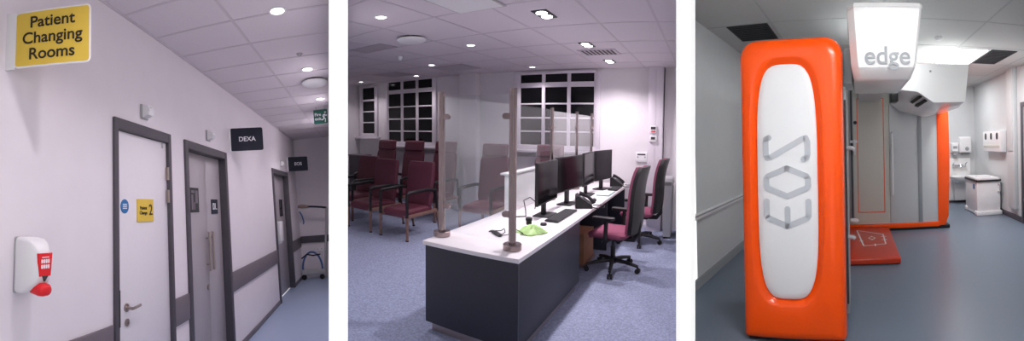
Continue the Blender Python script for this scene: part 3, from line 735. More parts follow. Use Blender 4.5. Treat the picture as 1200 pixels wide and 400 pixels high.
# --- waiting room chairs
def waiting_chair(label, u, v, rz, high, group):
    t = thing('waiting_chair', label, 'chair', R2, (u, v, F2), rz, group)
    loops = []
    for z, sx, y0, y1, r in ((0.335, 0.22, -0.36, 0.24, 0.03), (0.35, 0.25, -0.40, 0.26, 0.05), (0.42, 0.255, -0.405, 0.26, 0.05), (0.455, 0.235, -0.385, 0.24, 0.06), (0.46, 0.18, -0.33, 0.2, 0.05)):
        loops.append([(p[0], p[1], z) for p in rrect(-sx, sx, y0, y1, r)])
    MB().loft(loops).build('seat', M['maroon'], t, ang=60)
    H = 1.22 if high else 1.155
    def slab(z0, z1, w, th, extra=0.0):
        L = []
        n = 10
        for k in range(n+1):
            s = k/n; z = z0 + (z1-z0)*s; y = 0.22 + (z-0.40)*0.16 - extra
            e = 0.85 if k in (0, n) else 1.0; ww = w*(1.0 if k not in (0, n) else 0.94)
            L.append([(p[0], p[1], z) for p in rrect(-ww, ww, y - th*e, y, 0.035)])
        return L
    MB().loft(slab(0.44, H, 0.275, 0.085)).build('backrest', M['maroon'], t, ang=60)
    if high:
        MB().loft(slab(H+0.003, H+0.22, 0.245, 0.10, -0.0)).build('headrest', M['maroon'], t, ang=60)
    for sx in (-1, 1):
        fl = MB().tube([(sx*0.285, -0.41, 0.0), (sx*0.285, -0.41, 0.36)], [0.020, 0.024], 10).build('leg', M['wood'], t)
        MB().cyl((sx*0.285, -0.41, 0.0), (sx*0.285, -0.41, 0.018), 0.024).build('foot_cap', M['blackr'], fl)
        rl = MB().tube([(sx*0.285, 0.40, 0.0), (sx*0.285, 0.33, 0.36)], [0.019, 0.023], 10).build('leg', M['wood'], t)
        MB().cyl((sx*0.285, 0.40, 0.0), (sx*0.285, 0.40, 0.018), 0.024).build('foot_cap', M['blackr'], rl)
        MB().box(sx*0.285-0.017, sx*0.285+0.017, -0.39, 0.33, 0.345, 0.395, 0.006).build('side_rail', M['wood'], t)
        mb = MB(); mb.tube([(sx*0.285, -0.41, 0.36), (sx*0.285, -0.41, 0.68), (sx*0.285, -0.40, 0.715), (sx*0.285, -0.36, 0.735), (sx*0.285, 0.10, 0.735), (sx*0.285, 0.30, 0.70)], [0.024, 0.024, 0.027, 0.028, 0.028, 0.024], 10)
        mb.tube([(sx*0.285, 0.33, 0.36), (sx*0.285, 0.31, 0.60), (sx*0.285, 0.30, 0.70)], 0.022, 10); mb.build('armrest', M['black'], t)
        
    for y in (-0.40, 0.30): MB().box(-0.27, 0.27, y, y+0.03, 0.345, 0.385, 0.005).build('cross_rail', M['wood'], t)
    return t
G1, G2 = 'maroon armchairs of the front waiting row', 'high backed maroon armchairs by the windows'
wc = waiting_chair('maroon waiting armchair nearest the glass screen, in front of the left post', -4.38, 4.98, 0.0, False, G1)
dup(wc, at(R2, (-5.19, 4.98, F2)), 'maroon waiting armchair second from the left post, in the front row', G1)
dup(wc, at(R2, (-6.02, 5.30, F2)), 'maroon waiting armchair at the far left end of the front row', G1)
hc = waiting_chair('high backed maroon armchair under the left end of the wide window', -6.42, 6.20, 0.0, True, G2)
dup(hc, at(R2, (-5.62, 6.20, F2)), 'high backed maroon armchair under the right end of the wide window', G2)
dup(hc, at(R2, (-4.80, 6.20, F2)), 'high backed maroon armchair half hidden behind the left steel post', G2)
dup(hc, at(R2, (-3.52, 5.95, F2), 0.05), 'high backed maroon armchair seen through the front glass pane', G2)
dup(hc, at(R2, (-2.62, 6.25, F2), 0.0), 'high backed maroon armchair showing its headrest above the nearest monitor', G2)

# --- things on the walls and ceiling of the office
def wall_unit(name, label, cat, u, z, w, h, d, faces):
    t = thing(name, label, cat, R2, (u, VB, z))
    MB().box(-w/2, w/2, -d, 0, -h/2, h/2, 0.006).build('housing', M['white'], t)
    for nm, x0, x1, z0, z1, m in faces: MB().box(x0, x1, -d-0.003, -d+0.001, z0, z1).build(nm, m, t)
    return t
V0 = VB; VB = V0-0.146
wall_unit('thermostat', 'white wall controller with dark display and red strip, upper of two on the pipe box', 'controller', -0.885, -0.03, 0.11, 0.12, 0.03, [('display', -0.04, 0.04, -0.005, 0.04, M['ventd']), ('red_strip', -0.04, 0.04, -0.045, -0.025, M['red'])])
wall_unit('thermostat', 'white wall controller with small dark display, lower of two on the pipe box', 'controller', -0.885, -0.19, 0.12, 0.11, 0.03, [('display', -0.035, 0.035, -0.015, 0.03, M['ventd'])])
VB = V0
t = wall_unit('socket_panel', 'white socket panel with a dark top slot on the back wall', 'socket', -1.10, -0.52, 0.20, 0.17, 0.03, [('slot', -0.07, 0.07, 0.035, 0.06, M['ventd']), ('switch', -0.075, -0.05, -0.01, 0.015, M['greyp']), ('switch', 0.05, 0.075, -0.01, 0.015, M['greyp'])])
t = thing('waste_bin', 'white plastic waste bin with a grey lid by the right wall', 'bin', R2, (-0.585, 6.62, F2))
L = [[(p[0], p[1], z) for p in rrect(-w*0.33, w*0.33, -w, w, 0.018)] for z, w in ((0.03, 0.18), (0.86, 0.215))]
MB().loft(L).build('body', M['white'], t)
L = [[(p[0], p[1], z) for p in rrect(-w*0.33, w*0.33, -w, w, 0.018)] for z, w in ((0.86, 0.235), (0.92, 0.24), (0.965, 0.20), (0.975, 0.12))]
MB().loft(L).build('lid', M['greyp'], t)
MB().box(-0.058, 0.058, -0.18, 0.18, 0.0, 0.03, 0.005).build('base', M['black'], t)
t = thing('side_cabinet', 'low dark grey cabinet at the far left behind the waiting chairs', 'cabinet', R2, (-7.40, 6.50, F2))
MB().box(-0.16, 0.28, -0.15, 0.15, 0.06, 1.05, 0.006).build('carcass', M['dark'], t)
MB().box(-0.17, 0.3, -0.17, 0.17, 1.05, 1.08, 0.004).build('top', M['band'], t)
MB().box(-0.14, 0.25, -0.12, 0.12, 0.0, 0.06).build('plinth', M['black'], t)
MB().cyl((0.2, -0.15, 0.6), (0.2, -0.18, 0.6), 0.015, n=12).build('knob', M['steel'], t)

GL = 'office downlights'
for u, v, txt in ((-2.78, 2.75, 'round office downlight nearest, left of the ceiling detector'), (-2.87, 4.43, 'round office downlight above the middle of the glass screen'), (-5.55, 6.5, 'round office downlight in front of the wide window'), (-7.2, 6.45, 'round office downlight in front of the narrow window'), (-2.97, 6.55, 'round office downlight in front of the right window'), (-4.35, 5.5, 'round office downlight above the front waiting row'), (-1.6, 1.6, 'round office downlight before the desk, out of the picture')):
    if 'out of' in txt: continue
    downlight(R2, C2, u, v, txt, GL, LAMP_OFFICE*(0.6 if u < -4 else 1.0), TINT)
def twin_light(u, v, label):
    t = thing('twin_spotlight', label, 'ceiling light', R2, (u, v, C2), 0.0, 'twin ceiling spots over the desk')
    mb = MB(); mb.box(-0.075, 0.075, -0.14, 0.14, -0.008, 0.003, 0.003); mb.build('bezel', M['ventd'], t)
    for y in (-0.066, 0.066): MB().cyl((0, y, -0.014), (0, y, -0.006), 0.05, n=24).build('lamp_disc', M['lit'], t)
    spot(R2, (0, 0, -0.02), LAMP_TWIN, TINT, 140, 0.8, 0.07, t)
twin_light(-1.47, 3.5, 'twin ceiling spot nearest, above the near worktop')
twin_light(-1.50, 4.95, 'twin ceiling spot beside the striped air grille')
twin_light(-1.52, 6.25, 'twin ceiling spot closest to the back wall')
t = ceiling_disc(R2, C2, -3.18, 3.64, 'white round detector disc on the office ceiling', 0.17)
o = MB().lathe([(0.055, 0.002), (0.055, -0.02), (0.04, -0.04), (0.025, -0.06), (0.0, -0.062)], 20).build('motion_sensor', M['white'], None, at(R2, (-4.16, 4.5, C2)))
tag(o, 'small white motion sensor on the office ceiling left of the detector disc', 'sensor')
def ceiling_vent(R, zc, u0, u1, v0, v1, label, n, m, axis='u', group='ceiling air vents', slats=None):
    t = thing('ceiling_vent', label, 'air vent', R, ((u0+u1)/2, (v0+v1)/2, zc), 0, group)
    w, h = (u1-u0)/2, (v1-v0)/2
    MB().box(-w, w, -h, h, -0.004, 0.002).build('backing', m, t)
    f = MB(); f.box(-w, w, -h, -h+0.02, -0.01, 0).box(-w, w, h-0.02, h, -0.01, 0).box(-w, -w+0.02, -h, h, -0.01, 0).box(w-0.02, w, -h, h, -0.01, 0); f.build('vent_frame', slats or M['grid'], t)
    s = MB()
    for k in range(n):
        if axis == 'u':
            x = -w + (k+0.5)*2*w/n; s.box(x-0.008, x+0.008, -h, h, -0.012, -0.003)
        else:
            y = -h + (k+0.5)*2*h/n; s.box(-w, w, y-0.008, y+0.008, -0.012, -0.003)
    s.build('slats', slats or M['grid'], t)
ceiling_vent(R2, C2, -1.74, -1.22, 5.28, 5.68, 'striped dark air grille in the ceiling right of the right window', 9, M['ventd'])
ceiling_vent(R2, C2, -4.27, -3.68, 3.62, 3.94, 'grey square ceiling grille at the left edge of the office', 7, M['ventg'], 'v')
ceiling_vent(R2, C2, -4.58, -3.88, 5.72, 6.32, 'grey square ceiling grille above the high backed armchairs', 12, M['ventg'], 'v')
ceiling_vent(R2, C2, -6.05, -5.4, 5.72, 6.32, 'dark ceiling grille in front of the wide window', 12, M['ventg'], 'v')
t = thing('ceiling_panel_light', 'pale square ceiling panel at the top edge above the desk', 'ceiling light', R2, (-1.90, 2.76, C2))
MB().box(-0.24, 0.24, -0.36, 0.36, -0.012, 0.003, 0.003).build('frame', M['greyp'], t)
MB().box(-0.22, 0.22, -0.34, 0.34, -0.014, -0.011).build('diffuser', M['white'], t)

# ================================================================== X-RAY ROOM
X0, X1 = az(814.7), az(1204)
shell(R3, X0, X1, F3, C3, 9.78, M['vinyl_x'], M['ceil_x'], umin=-1.75, umax=3.0)
ceiling_grid(R3, X0, X1, C3, 9.78, [-0.905, 0.30, 1.495, 2.69], [3.22, 4.43, 5.64, 6.85, 8.06, 9.27], M['grid_x'], -1.65, 2.93)
struct('wall_xray_back', MB().box(-1.75, 3.03, 9.78, 9.9, F3, C3), M['wall_x'], R3.copy())
def left_side(x0, x1, z0, z1, name, m):
    P = clip_convex([(x0, 3.0), (x1, 3.0), (x1, 9.78), (x0, 9.78)], floor_poly(R3, X0, X1, (z0+z1)/2, 9.78))
    struct(name, MB().prism(P, z0, z1), m, R3.copy())
left_side(-1.75, -1.65, F3, C3, 'wall_xray_side_left', M['wall_x'])
struct('wall_xray_side_right', MB().box(2.93, 3.05, 5.8, 9.9, F3, C3), M['wall_x'], R3.copy())
left_side(-1.65, -1.605, -0.765, -0.715, 'trim_11', M['white'])
left_side(-1.65, -1.602, -0.738, -0.722, 'trim_12', M['cabg'])
left_side(-1.65, -1.628, F3, F3+0.10, 'baseboard_xray_left', M['cabg'])
struct('baseboard_xray_right', MB().box(2.908, 2.93, 5.8, 9.78, F3, F3+0.10, 0.006), M['dark'], R3.copy())
struct('baseboard_xray_back', MB().box(-1.6, 2.93, 9.76, 9.78, F3, F3+0.10, 0.006), M['dark'], R3.copy())
struct('trim_13', MB().box(2.85, 2.93, 7.0, 7.34, F3+0.22, C3, 0.008).box(2.835, 2.85, 7.03, 7.31, -0.2, C3, 0.004), M['wall_x'], R3.copy())
d = empty_struct('door_4', R3, (2.93, 6.0, F3))
struct('door_frame', MB().box(-0.03, 0.02, 0.72, 0.80, 0, 2.1, 0.004).box(-0.03, 0.02, -0.3, 0.80, 2.1, 2.18, 0.004), M['dark'], Matrix.Identity(4), d)
struct('door_leaf', MB().box(-0.012, 0.02, -0.3, 0.72, 0.01, 2.1, 0.003), M['doorg'], Matrix.Identity(4), d)

# --- the imaging machine: one thing, floor standing
t = thing('x_ray_imaging_machine', 'tall orange and white medical x-ray scanner with a white oval panel', 'x-ray machine', R3, (0, 0, F3))
t3 = t
u0, u1, vF = -0.872, -0.088, 3.0
zt = 0.80 - F3
cx, hw = (u0+u1)/2, (u1-u0)/2
ocx, ocz, oa, ob = -0.514, (0.60-1.165)/2 - F3, 0.228, 0.883
N = 120
def round_outline(inset, ztop, zbot, r, rb):
    x0, x1, z0, z1 = u0+inset, u1-inset, zbot, ztop
    P = []
    corners = [(x1-r, z1-r, r, 0), (x0+r, z1-r, r, 90), (x0+rb, z0+rb, rb, 180), (x1-rb, z0+rb, rb, 270)]
    for cxx, czz, rr, a0 in corners:
        for k in range(10):
            a = math.radians(a0 + 10*k); P.append((cxx + rr*math.cos(a), czz + rr*math.sin(a)))
    out = []                                     # densify the straight runs
    for i in range(len(P)):
        A, B = P[i-1], P[i]; dl = math.hypot(B[0]-A[0], B[1]-A[1]); n = max(1, int(dl/0.05))
        for k in range(n): out.append((A[0]+(B[0]-A[0])*k/n, A[1]+(B[1]-A[1])*k/n))
    return out
base = round_outline(0.0, zt, 0.02, 0.13, 0.03)
def shrink(s):                                    # outline moved inwards by s
    return [(cx + (x-cx)*(hw-s)/hw, (zt/2) + (z-zt/2)*(zt/2-s)/(zt/2)) for x, z in base]
def oval(a, b, grow=0.0, n=4.0):
    out = []
    for x, z in base:
        c, s = (x-ocx)/0.39, (z-ocz)/1.15; q = math.hypot(c, s); c /= q; s /= q
        k = (abs(c)**n + abs(s)**n) ** (-1/n); out.append((ocx + (a+grow)*c*k, ocz + (b+grow)*s*k))
    return out
def at_y(P, y): return [(p[0], y, p[1]) for p in P]
loops = [at_y(base, vF+0.20), at_y(base, vF+0.08), at_y(shrink(0.008), vF+0.045), at_y(shrink(0.025), vF+0.02), at_y(shrink(0.05), vF+0.006), at_y(shrink(0.085), vF)]
loops += [at_y(oval(oa, ob, 0.055), vF-0.001), at_y(oval(oa, ob, 0.042), vF+0.004), at_y(oval(oa, ob, 0.02), vF+0.035), at_y(oval(oa, ob, 0.006), vF+0.05), at_y(oval(oa, ob, -0.004), vF+0.052)]
MB().loft(loops).build('front_column_shell', M['orange'], t, ang=40)
loops = [at_y(oval(oa, ob, 0.0), vF+0.056), at_y(oval(oa, ob, 0.0), vF+0.034), at_y(oval(oa, ob, -0.006), vF+0.028), at_y(oval(oa, ob, -0.05), vF+0.022), at_y(oval(oa*0.5, ob*0.6), vF+0.017)]
op = MB().loft(loops).build('oval_panel', M['oval'], t, ang=40)
op['label'] = 'white oval panel with the letters EOS'
def strokes(mb, lines, w, y0, y1):
    for L in lines:
        for i in range(len(L)-1):
            a, b = Vector(L[i]), Vector(L[i+1]); dd = (b-a).normalized(); n = Vector((-dd.y, dd.x))*w/2
            mb.prism([tuple(a-n), tuple(b-n), tuple(b+n), tuple(a+n)], y0, y1, 'y')
        for p in L: mb.prism([(p[0]+w/2*math.cos(2*PI*k/16), p[1]+w/2*math.sin(2*PI*k/16)) for k in range(16)], y0-0.0004, y1, 'y')
# the word is turned a quarter: E lowest, S on top
gx, s_ = 0.305, 0.0215
gl, gr, gm = ocx-0.158, ocx+0.158, ocx
zS0, zS1 = -0.13-F3+0.02, 0.045-F3
mb = MB()
S = [[(gl+0.025, zS1+0.005), (gl+0.005, zS1-0.005), (gl, zS1-0.03), (gl, zS0+0.035), (gl+0.012, zS0+0.008), (gl+0.035, zS0+0.012), (gr-0.035, zS1-0.008), (gr-0.012, zS1-0.002), (gr, zS1-0.03), (gr, zS0+0.035), (gr-0.005, zS0+0.01), (gr-0.03, zS0-0.004)]]
zO = -0.285-F3
O = [[(gm, zO+0.105), (gr-0.012, zO+0.045), (gr, zO+0.025), (gr, zO-0.025), (gr-0.012, zO-0.045), (gm, zO-0.105), (gl+0.012, zO-0.045), (gl, zO-0.025), (gl, zO+0.025), (gl+0.012, zO+0.045), (gm, zO+0.105)]]
zE = -0.43-F3
Eg = [[(gl, zE), (gl, zE-0.105), (gl+0.012, zE-0.125), (gm, zE-0.185), (gr-0.012, zE-0.125), (gr, zE-0.105), (gr, zE)], [(gm, zE-0.055), (gm, zE-0.185)]]
strokes(mb, S + O + Eg, 0.044, vF+0.0135, vF+0.026)
mb.build('lettering', M['logo'], op)
MB().prism(rrect(u0+0.03, u1-0.03, 0.03, zt-0.10, 0.05), vF+0.19, 3.98, 'y').build('column_body', M['cab'], t)
for x in (u0+0.06, u1-0.06): MB().box(x-0.04, x+0.04, 3.08, 3.92, 0.0, 0.04, 0.01).build('foot', M['black'], t)
MB().cyl((u0-0.012, 3.4, 0.10), (u0+0.03, 3.4, 0.10), 0.08, n=24).build('wheel', M['blackr'], t)
# narrow track, latch and hand grip on the inner side of the column
MB().box(-0.10, -0.068, 3.35, 3.95, 0.10, 1.95, 0.004).build('track_cover', M['cabg'], t)
MB().box(-0.088, -0.072, 3.30, 3.34, 0.2, 1.85).build('track_slot', M['ventd'], t)
for zz in (1.46, 0.74): MB().tube([(-0.08, 3.32, zz), (-0.03, 3.30, zz), (-0.015, 3.30, zz-0.01)], 0.016).build('latch', M['greyp'], t)

# 'edge' housing: chamfered box hung beside the column top
def housing(z, ul, ur, vf, vb, cl, cr):
    return [(ul+cl, vf, z), (ur-cr, vf, z), (ur, vf+cr*1.2, z), (ur, vb, z), (ul, vb, z), (ul, vf+cl*1.6, z)]
Z = lambda z: z - F3
loops = [housing(Z(1.045), -0.01, 0.49, 3.06, 3.90, 0.05, 0.02), housing(Z(1.03), -0.04, 0.512, 3.01, 3.93, 0.05, 0.02), housing(Z(1.0), -0.05, 0.515, 2.995, 3.95, 0.05, 0.018), housing(Z(0.992), -0.045, 0.508, 3.005, 3.95, 0.05, 0.018), housing(Z(0.60), -0.022, 0.462, 3.0, 3.95, 0.05, 0.016), housing(Z(0.555), -0.016, 0.455, 3.01, 3.95, 0.05, 0.018), housing(Z(0.485), 0.0, 0.43, 3.09, 3.95, 0.05, 0.03), housing(Z(0.475), 0.01, 0.415, 3.12, 3.95, 0.05, 0.03)]
hb = MB().loft(loops).build('tube_housing', M['whiteg'], t, ang=30)
hb['label'] = 'white overhead box marked edge'
lettering('lettering', 'edge', 0.185, M['cabg'], hb, face_y(0.246, 2.996, Z(0.632)), 0.0012, 0.004, 'CENTER', 1, 0.98)
MB().box(-0.085, -0.02, 3.45, 3.9, Z(0.50), Z(0.80), 0.01).build('housing_arm', M['cab'], t)

# second housing on the far cabin
P0 = [(0.58, 1.0), (1.485, 1.016), (1.495, 0.99), (1.438, 0.525), (1.42, 0.51), (1.01, 0.50), (0.80, 0.64), (0.58, 0.665)]
P1 = [(0.56, 1.0), (1.50, 1.02), (1.52, 0.99), (1.47, 0.50), (1.45, 0.47), (1.15, 0.43), (0.74, 0.558), (0.60, 0.68)]
P2_ = [(0.56, 1.0), (1.50, 1.02), (1.52, 0.99), (1.47, 0.50), (1.45, 0.47), (1.15, 0.42), (0.74, 0.53), (0.60, 0.64)]
def at_v(P, v): return [(p[0], v, Z(p[1])) for p in P]
P0b = [(cx_ + (x-cx_)*0.985, 0.76 + (z-0.76)*0.985) for cx_ in (1.03,) for x, z in P0]
MB().loft([at_v(P0b, 5.185), at_v(P0, 5.2), at_v(P1, 5.62), at_v(P2_, 6.88)]).build('detector_housing', M['whiteg'], t, ang=28)
nn = Vector((-0.539, -0.234, -0.809))              # outward normal of the slanted lower face
for q in (((0.764, 5.572, 0.556), (0.834, 5.254, 0.602), (0.873, 5.218, 0.586), (0.800, 5.572, 0.533)), ((0.827, 5.604, 0.505), (0.901, 5.254, 0.557), (0.943, 5.239, 0.534), (0.870, 5.573, 0.485))):
    q = [Vector((p[0], p[1], Z(p[2]))) for p in q]
    mb = MB(); mb.add([p + nn*0.014 for p in q] + [p - nn*0.05 for p in q], [(0,1,2,3),(7,6,5,4),(0,4,5,1),(1,5,6,2),(2,6,7,3),(3,7,4,0)]); mb.build('air_slot', M['black'], t)
MB().cyl((0.975, 5.185, Z(0.905)), (0.975, 5.175, Z(0.905)), 0.014, n=16).build('indicator', M['cabg'], t)
MB().box(0.50, 0.60, 5.6, 5.9, Z(0.56), Z(0.68), 0.01).build('sensor_block', M['black'], t)
MB().box(0.06, 0.42, 3.90, 6.92, Z(0.70), Z(0.98), 0.01).build('overhead_arm', M['cab'], t)

# rear cabin
VC = 6.9
MB().box(-0.60, 0.57, VC, VC+0.1, 0.10, Z(0.95), 0.004).build('cabin_panel', M['cabb'], t)
mb = MB(); o0, o1, oz0, oz1, ow = 0.035, 0.478, Z(-1.175), Z(0.745), 0.006
mb.box(o0-ow, o0+ow, VC-0.004, VC+0.002, oz0, oz1).box(o1-ow, o1+ow, VC-0.004, VC+0.002, oz0, oz1).box(o0, o1, VC-0.004, VC+0.002, oz0-ow, oz0+ow).box(o0, o1, VC-0.004, VC+0.002, oz1-ow, oz1+ow)
mb.build('guide_outline', M['orange'], t)
MB().box(-0.105, -0.035, VC-0.05, VC+0.001, 0.2, Z(0.93), 0.004).build('rail_cover', M['cabg'], t)
MB().box(-0.078, -0.050, VC-0.054, VC-0.049, 0.25, Z(0.92)).build('rail_slot', M['ventd'], t)
MB().cyl((0.0, VC-0.03, Z(0.34)), (0.0, VC, Z(0.34)), 0.03, n=18).build('stop_knob', M['ventd'], t)
MB().box(-0.09, 0.035, VC-0.08, VC-0.04, Z(0.0), Z(0.045), 0.006).box(-0.035, 0.0, VC-0.10, VC-0.05, Z(-0.2), Z(0.06), 0.01).build('arm_grip', M['white'], t)
MB().tube([(-0.10, VC-0.10, Z(-1.29)), (0.0, VC-0.12, Z(-1.29)), (0.03, VC-0.12, Z(-1.30))], [0.035, 0.04, 0.025], 12).build('foot_control', M['white'], t)
MB().box(0.575, 1.40, VC, VC+0.95, 0.10, Z(0.95), 0.01).build('side_column_body', M['cab'], t)
MB().box(1.055, 1.125, VC-0.012, VC+0.002, 0.10, Z(0.92), 0.003).build('side_column_strip', M['cabg'], t)
MB().tube([(0.615, VC-0.002, Z(-0.89)), (0.615, VC-0.045, Z(-0.88)), (0.615, VC-0.045, Z(0.15)), (0.615, VC-0.002, Z(0.16))], 0.018).build('grab_rail', M['white'], t)
# orange outer shell of the side column, bulging towards the right
prof = []
n = 16
for k in range(n+1):
    s = k/n; prof.append((1.555 + 0.055*math.sin(PI*(0.12+0.80*(1-s)))- (0.05 if k in (0, n) else 0), 0.06 + (Z(0.95)-0.06)*s))
loops = []
for v, ins in ((VC-0.012, 0.02), (VC, 0.0), (VC+0.1, 0.0), (VC+0.85, 0.0), (VC+0.95, 0.05)):
    L = [(1.395, v, prof[0][1])] + [(p[0]-ins, v, p[1]) for p in prof] + [(1.395, v, prof[-1][1])]
    loops.append(L)
MB().loft(loops).build('side_column_shell', M['orange'], t, ang=35)
MB().box(-0.60, 1.42, VC-0.02, VC+0.05, 0.045, 0.125, 0.008).build('orange_base_rail', M['orange'], t)
MB().box(1.42, 1.60, VC, VC+0.6, 0.0, 0.06, 0.01).box(-0.5, 1.40, VC+0.01, VC+0.9, 0.0, 0.045).build('foot', M['black'], t)
# orange platform with white floor marks
pl = MB().box(-0.62, 0.535, 4.98, VC-0.02, 0.012, 0.082, 0.014, 3).build('platform', M['orange_d'], t)
MB().box(-0.6, 0.52, 5.0, VC-0.04, 0.0, 0.014).build('platform_foot', M['black'], t)
mb = MB()
Q = [(0.06, 6.55), (0.42, 6.40), (0.42, 5.75), (0.10, 5.62)]
def mark(a, b, w=0.010):
    a, b = Vector(a), Vector(b); dd = (b-a).normalized(); nv = Vector((-dd.y, dd.x))*w
    mb.prism([tuple(a-nv), tuple(b-nv), tuple(b+nv), tuple(a+nv)], 0.081, 0.0832)
for a, b in (((0.0, 6.62), (0.40, 6.30)), ((0.40, 6.30), (0.40, 5.70)), ((0.40, 5.70), (0.09, 5.62)), ((0.09, 5.62), (0.0, 6.62)), ((0.22, 5.95), (0.22, 6.2)), ((0.16, 6.07), (0.28, 6.07)), ((0.36, 6.15), (0.44, 6.15)), ((0.36, 5.95), (0.44, 5.95)), ((0.25, 5.60), (0.25, 5.72)), ((0.03, 5.9), (0.09, 5.9)), ((0.01, 6.3), (0.05, 6.3))): mark(a, b)
mb.prism([(0.22+0.045*math.cos(2*PI*k/20), 6.07+0.09*math.sin(2*PI*k/20)) for k in range(20)], 0.081, 0.0828)
mb.build('floor_marks', M['wink'], pl)
mb = MB(); mb.prism([(0.22+0.032*math.cos(2*PI*k/20), 6.07+0.065*math.sin(2*PI*k/20)) for k in range(20)], 0.082, 0.0836); mb.build('mark_centre', M['orange_d'], pl)

# --- wash place on the back wall
VW = 9.78
struct('trim_14', MB().box(2.24, 2.80, VW-0.03, VW, F3+0.05, -0.42, 0.004), M['whiteg'], R3.copy())
t = thing('soap_dispenser', 'small white soap dispenser on the wall left of towel box', 'dispenser', R3, (2.40, VW, -0.30))
L = [[(p[0], -y, p[1]) for p in rrect(-w, w, z0, z1, 0.03)] for y, w, z0, z1 in ((0.0, 0.10, 0.0, 0.26), (0.08, 0.10, 0.02, 0.26), (0.12, 0.08, 0.06, 0.24))]
MB().loft(L).build('cover', M['white'], t)
MB().box(-0.05, 0.05, -0.13, -0.03, -0.05, 0.01, 0.012).build('nozzle', M['greyp'], t)
MB().box(-0.05, 0.05, -0.124, -0.118, 0.12, 0.18).build('level_window', M['cabg'], t)
t = thing('towel_dispenser', 'white paper towel box on the wall above the sink', 'dispenser', R3, (2.66, VW-0.002, -0.29))
L = [[(p[0], -y, p[1]) for p in rrect(-w, w, z0, z1, 0.03)] for y, w, z0, z1 in ((0.0, 0.155, 0.0, 0.40), (0.12, 0.155, 0.0, 0.39), (0.15, 0.13, 0.03, 0.36))]
MB().loft(L).build('cover', M['white'], t)
MB().cyl((0.03, -0.147, 0.10), (0.03, -0.156, 0.10), 0.05, n=20).build('badge', M['cabg'], t)
MB().box(-0.10, 0.10, -0.12, -0.03, -0.02, 0.01).build('towel_slot', M['ventd'], t)
t = thing('wash_basin', 'white wall hung wash basin below the chrome tap', 'basin', R3, (2.56, VW-0.03, -1.02))
outer = [(0.33*math.cos(a)*(1 if abs(math.cos(a)) < 2 else 1), -0.25 - 0.27*math.sin(a)) for a in [2*PI*k/32 for k in range(32)]]
def ring(s, z, c=(0.0, -0.26)):
    out = []
    for k in range(32):
        a = 2*PI*k/32; n_ = 3.0; ca, sa = math.cos(a), math.sin(a); q = (abs(ca)**n_ + abs(sa)**n_) ** (-1/n_)
        out.append((c[0] + 0.34*s*ca*q, min(0.0, c[1] + 0.26*s*sa*q), z))
    return out
MB().loft([ring(0.35, 0.0, (0, -0.12)), ring(0.7, 0.04, (0, -0.19)), ring(0.95, 0.12), ring(1.0, 0.18), ring(0.97, 0.19), ring(0.86, 0.185), ring(0.7, 0.12), ring(0.3, 0.075)]).build('bowl', M['whiteg'], t, ang=50)
MB().cyl((0, -0.26, 0.07), (0, -0.26, 0.08), 0.03, n=18).build('drain', M['chrome'], t)
MB().box(-0.20, 0.20, -0.12, 0.0, -0.42, 0.03, 0.01).build('trap_cover', M['white'], t)
t = thing('wall_tap', 'chrome lever mixer tap on the wall above the basin', 'tap', R3, (2.50, VW-0.03, -0.60))
mb = MB(); mb.cyl((-0.14, -0.05, 0), (0.14, -0.05, 0), 0.028)
for x in (-0.10, 0.10): mb.cyl((x, 0, 0), (x, -0.06, 0), 0.03)
mb.build('body', M['chrome'], t)
MB().tube([(0, -0.05, 0), (0, -0.09, 0.03), (0, -0.20, 0.03), (0, -0.24, -0.03)], 0.017).build('spout', M['chrome'], t)
for x in (-0.15, 0.15): MB().tube([(x, -0.05, 0.0), (x*1.05, -0.09, 0.05), (x*1.05, -0.19, 0.08)], 0.014).cyl((x*0.9, -0.05, 0), (x*1.12, -0.05, 0), 0.034).build('lever', M['chrome'], t)

# --- recycling bin and glove box holder by the right wall
t = thing('waste_bin', 'white lidded clinical waste bin with black rim by the right wall', 'bin', R3, (2.62, 8.25, F3))
MB().box(-0.25, 0.25, -0.45, 0.42, 0.07, 0.68, 0.02, 3).build('body', M['white'], t)
MB().prism(rrect(-0.27, 0.27, -0.48, 0.45, 0.05), 0.68, 0.715).build('rim', M['black'], t)
MB().prism(rrect(-0.25, 0.25, -0.46, 0.43, 0.05), 0.715, 0.745).box(-0.10, 0.12, -0.25, 0.2, 0.745, 0.762, 0.008).build('lid', M['white'], t)
MB().box(-0.27, 0.27, -0.50, -0.30, 0.0, 0.09, 0.02).box(-0.25, 0.25, -0.32, 0.27, 0.02, 0.072).box(-0.27, 0.27, 0.25, 0.46, 0.0, 0.09, 0.02).build('pedal_base', M['white'], t)
MB().tube([(0.2, -0.46, 0.62), (0.22, -0.52, 0.60), (0.22, -0.52, 0.48), (0.2, -0.46, 0.46)], 0.014).build('handle', M['greyp'], t)
MB().box(-0.254, -0.249, -0.30, -0.18, 0.52, 0.62).build('label_patch', M['blue'], t)
t = thing('glove_box_holder', 'white wall holder with three dark slots on the right wall', 'dispenser', R3, (2.928, 8.13, 0.0))
MB().box(-0.13, 0.0, -0.56, 0.56, -0.23, 0.20, 0.012).build('holder', M['white'], t)
for y in (-0.36, 0.0, 0.36): MB().prism(rrect(y-0.06, y+0.06, 0.02, 0.16, 0.05), -0.134, -0.128, 'x').build('slot', M['ventd'], t)
MB().box(-0.137, -0.12, -0.5, 0.5, -0.14, -0.09, 0.004).build('lip', M['cabb'], t)

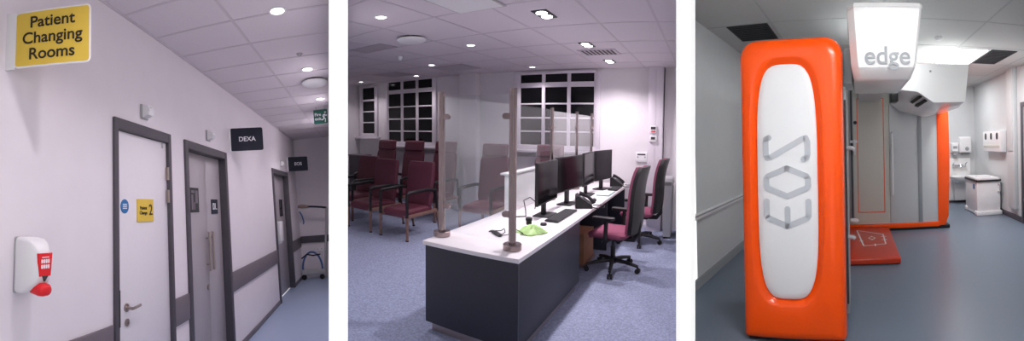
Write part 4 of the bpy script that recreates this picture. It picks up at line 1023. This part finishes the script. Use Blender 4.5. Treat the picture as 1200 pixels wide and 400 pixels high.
# --- ceiling of the x-ray room
t = thing('ceiling_panel_light', 'lit square ceiling panel light above the far scanner housing', 'ceiling light', R3, (1.69, 6.35, C3))
MB().box(-0.30, 0.30, -0.60, 0.60, -0.008, 0.003).build('frame', M['white'], t)
MB().box(-0.275, 0.275, -0.575, 0.575, -0.011, -0.007).build('diffuser', M['panel_lit'], t)
def area(R, loc, w, sx, sy, col, parent):
    l = bpy.data.lights.new('panel_light', 'AREA'); l.energy = w; l.color = col; l.shape = 'RECTANGLE'; l.size = sx; l.size_y = sy
    o = bpy.data.objects.new('panel_light', l); COL.objects.link(o); o.parent = parent; o.matrix_basis = Matrix.Translation(loc)
area(R3, (0, 0, -0.02), LAMP_XRAY*1.25, 0.55, 1.15, TINT_X, t)
def panel_light(u, v, label, w):
    t = thing('ceiling_panel_light', label, 'ceiling light', R3, (u, v, C3))
    MB().box(-0.30, 0.30, -0.30, 0.30, -0.008, 0.003).build('frame', M['white'], t)
    MB().box(-0.275, 0.275, -0.275, 0.275, -0.011, -0.007).build('diffuser', M['panel_lit'], t)
    area(R3, (0, 0, -0.02), w, 0.55, 0.55, TINT_X, t)
panel_light(0.40, 1.45, 'square ceiling panel light in front of the orange scanner column', LAMP_XRAY*1.0)
panel_light(0.25, 4.7, 'added square ceiling panel light, unseen behind the white box marked edge', LAMP_XRAY*0.5)  # added lamp, out of sight, brightens the rear cabin
panel_light(1.9, 8.6, 'added square ceiling panel light, unseen behind the far scanner housing', LAMP_XRAY*0.9)  # extra unseen lamp, put in to light the back of the room
ceiling_vent(R3, C3, 2.02, 2.42, 5.74, 6.80, 'black louvred ceiling vent beside the lit ceiling panel', 12, M['ventd'], 'v', 'scanner room ceiling vents', M['ventd'])
ceiling_vent(R3, C3, -1.42, -0.95, 4.44, 5.12, 'dark ceiling vent above the left wall of scanner room', 10, M['ventd'], 'v', 'scanner room ceiling vents', M['ventd'])
o = MB().lathe([(0.05, 0.002), (0.05, -0.012), (0.035, -0.035), (0.02, -0.045), (0.0, -0.046)], 22).build('smoke_detector', M['white'], None, at(R3, (1.09, 5.2, C3)))
tag(o, 'small white smoke detector on the scanner room ceiling', 'detector')
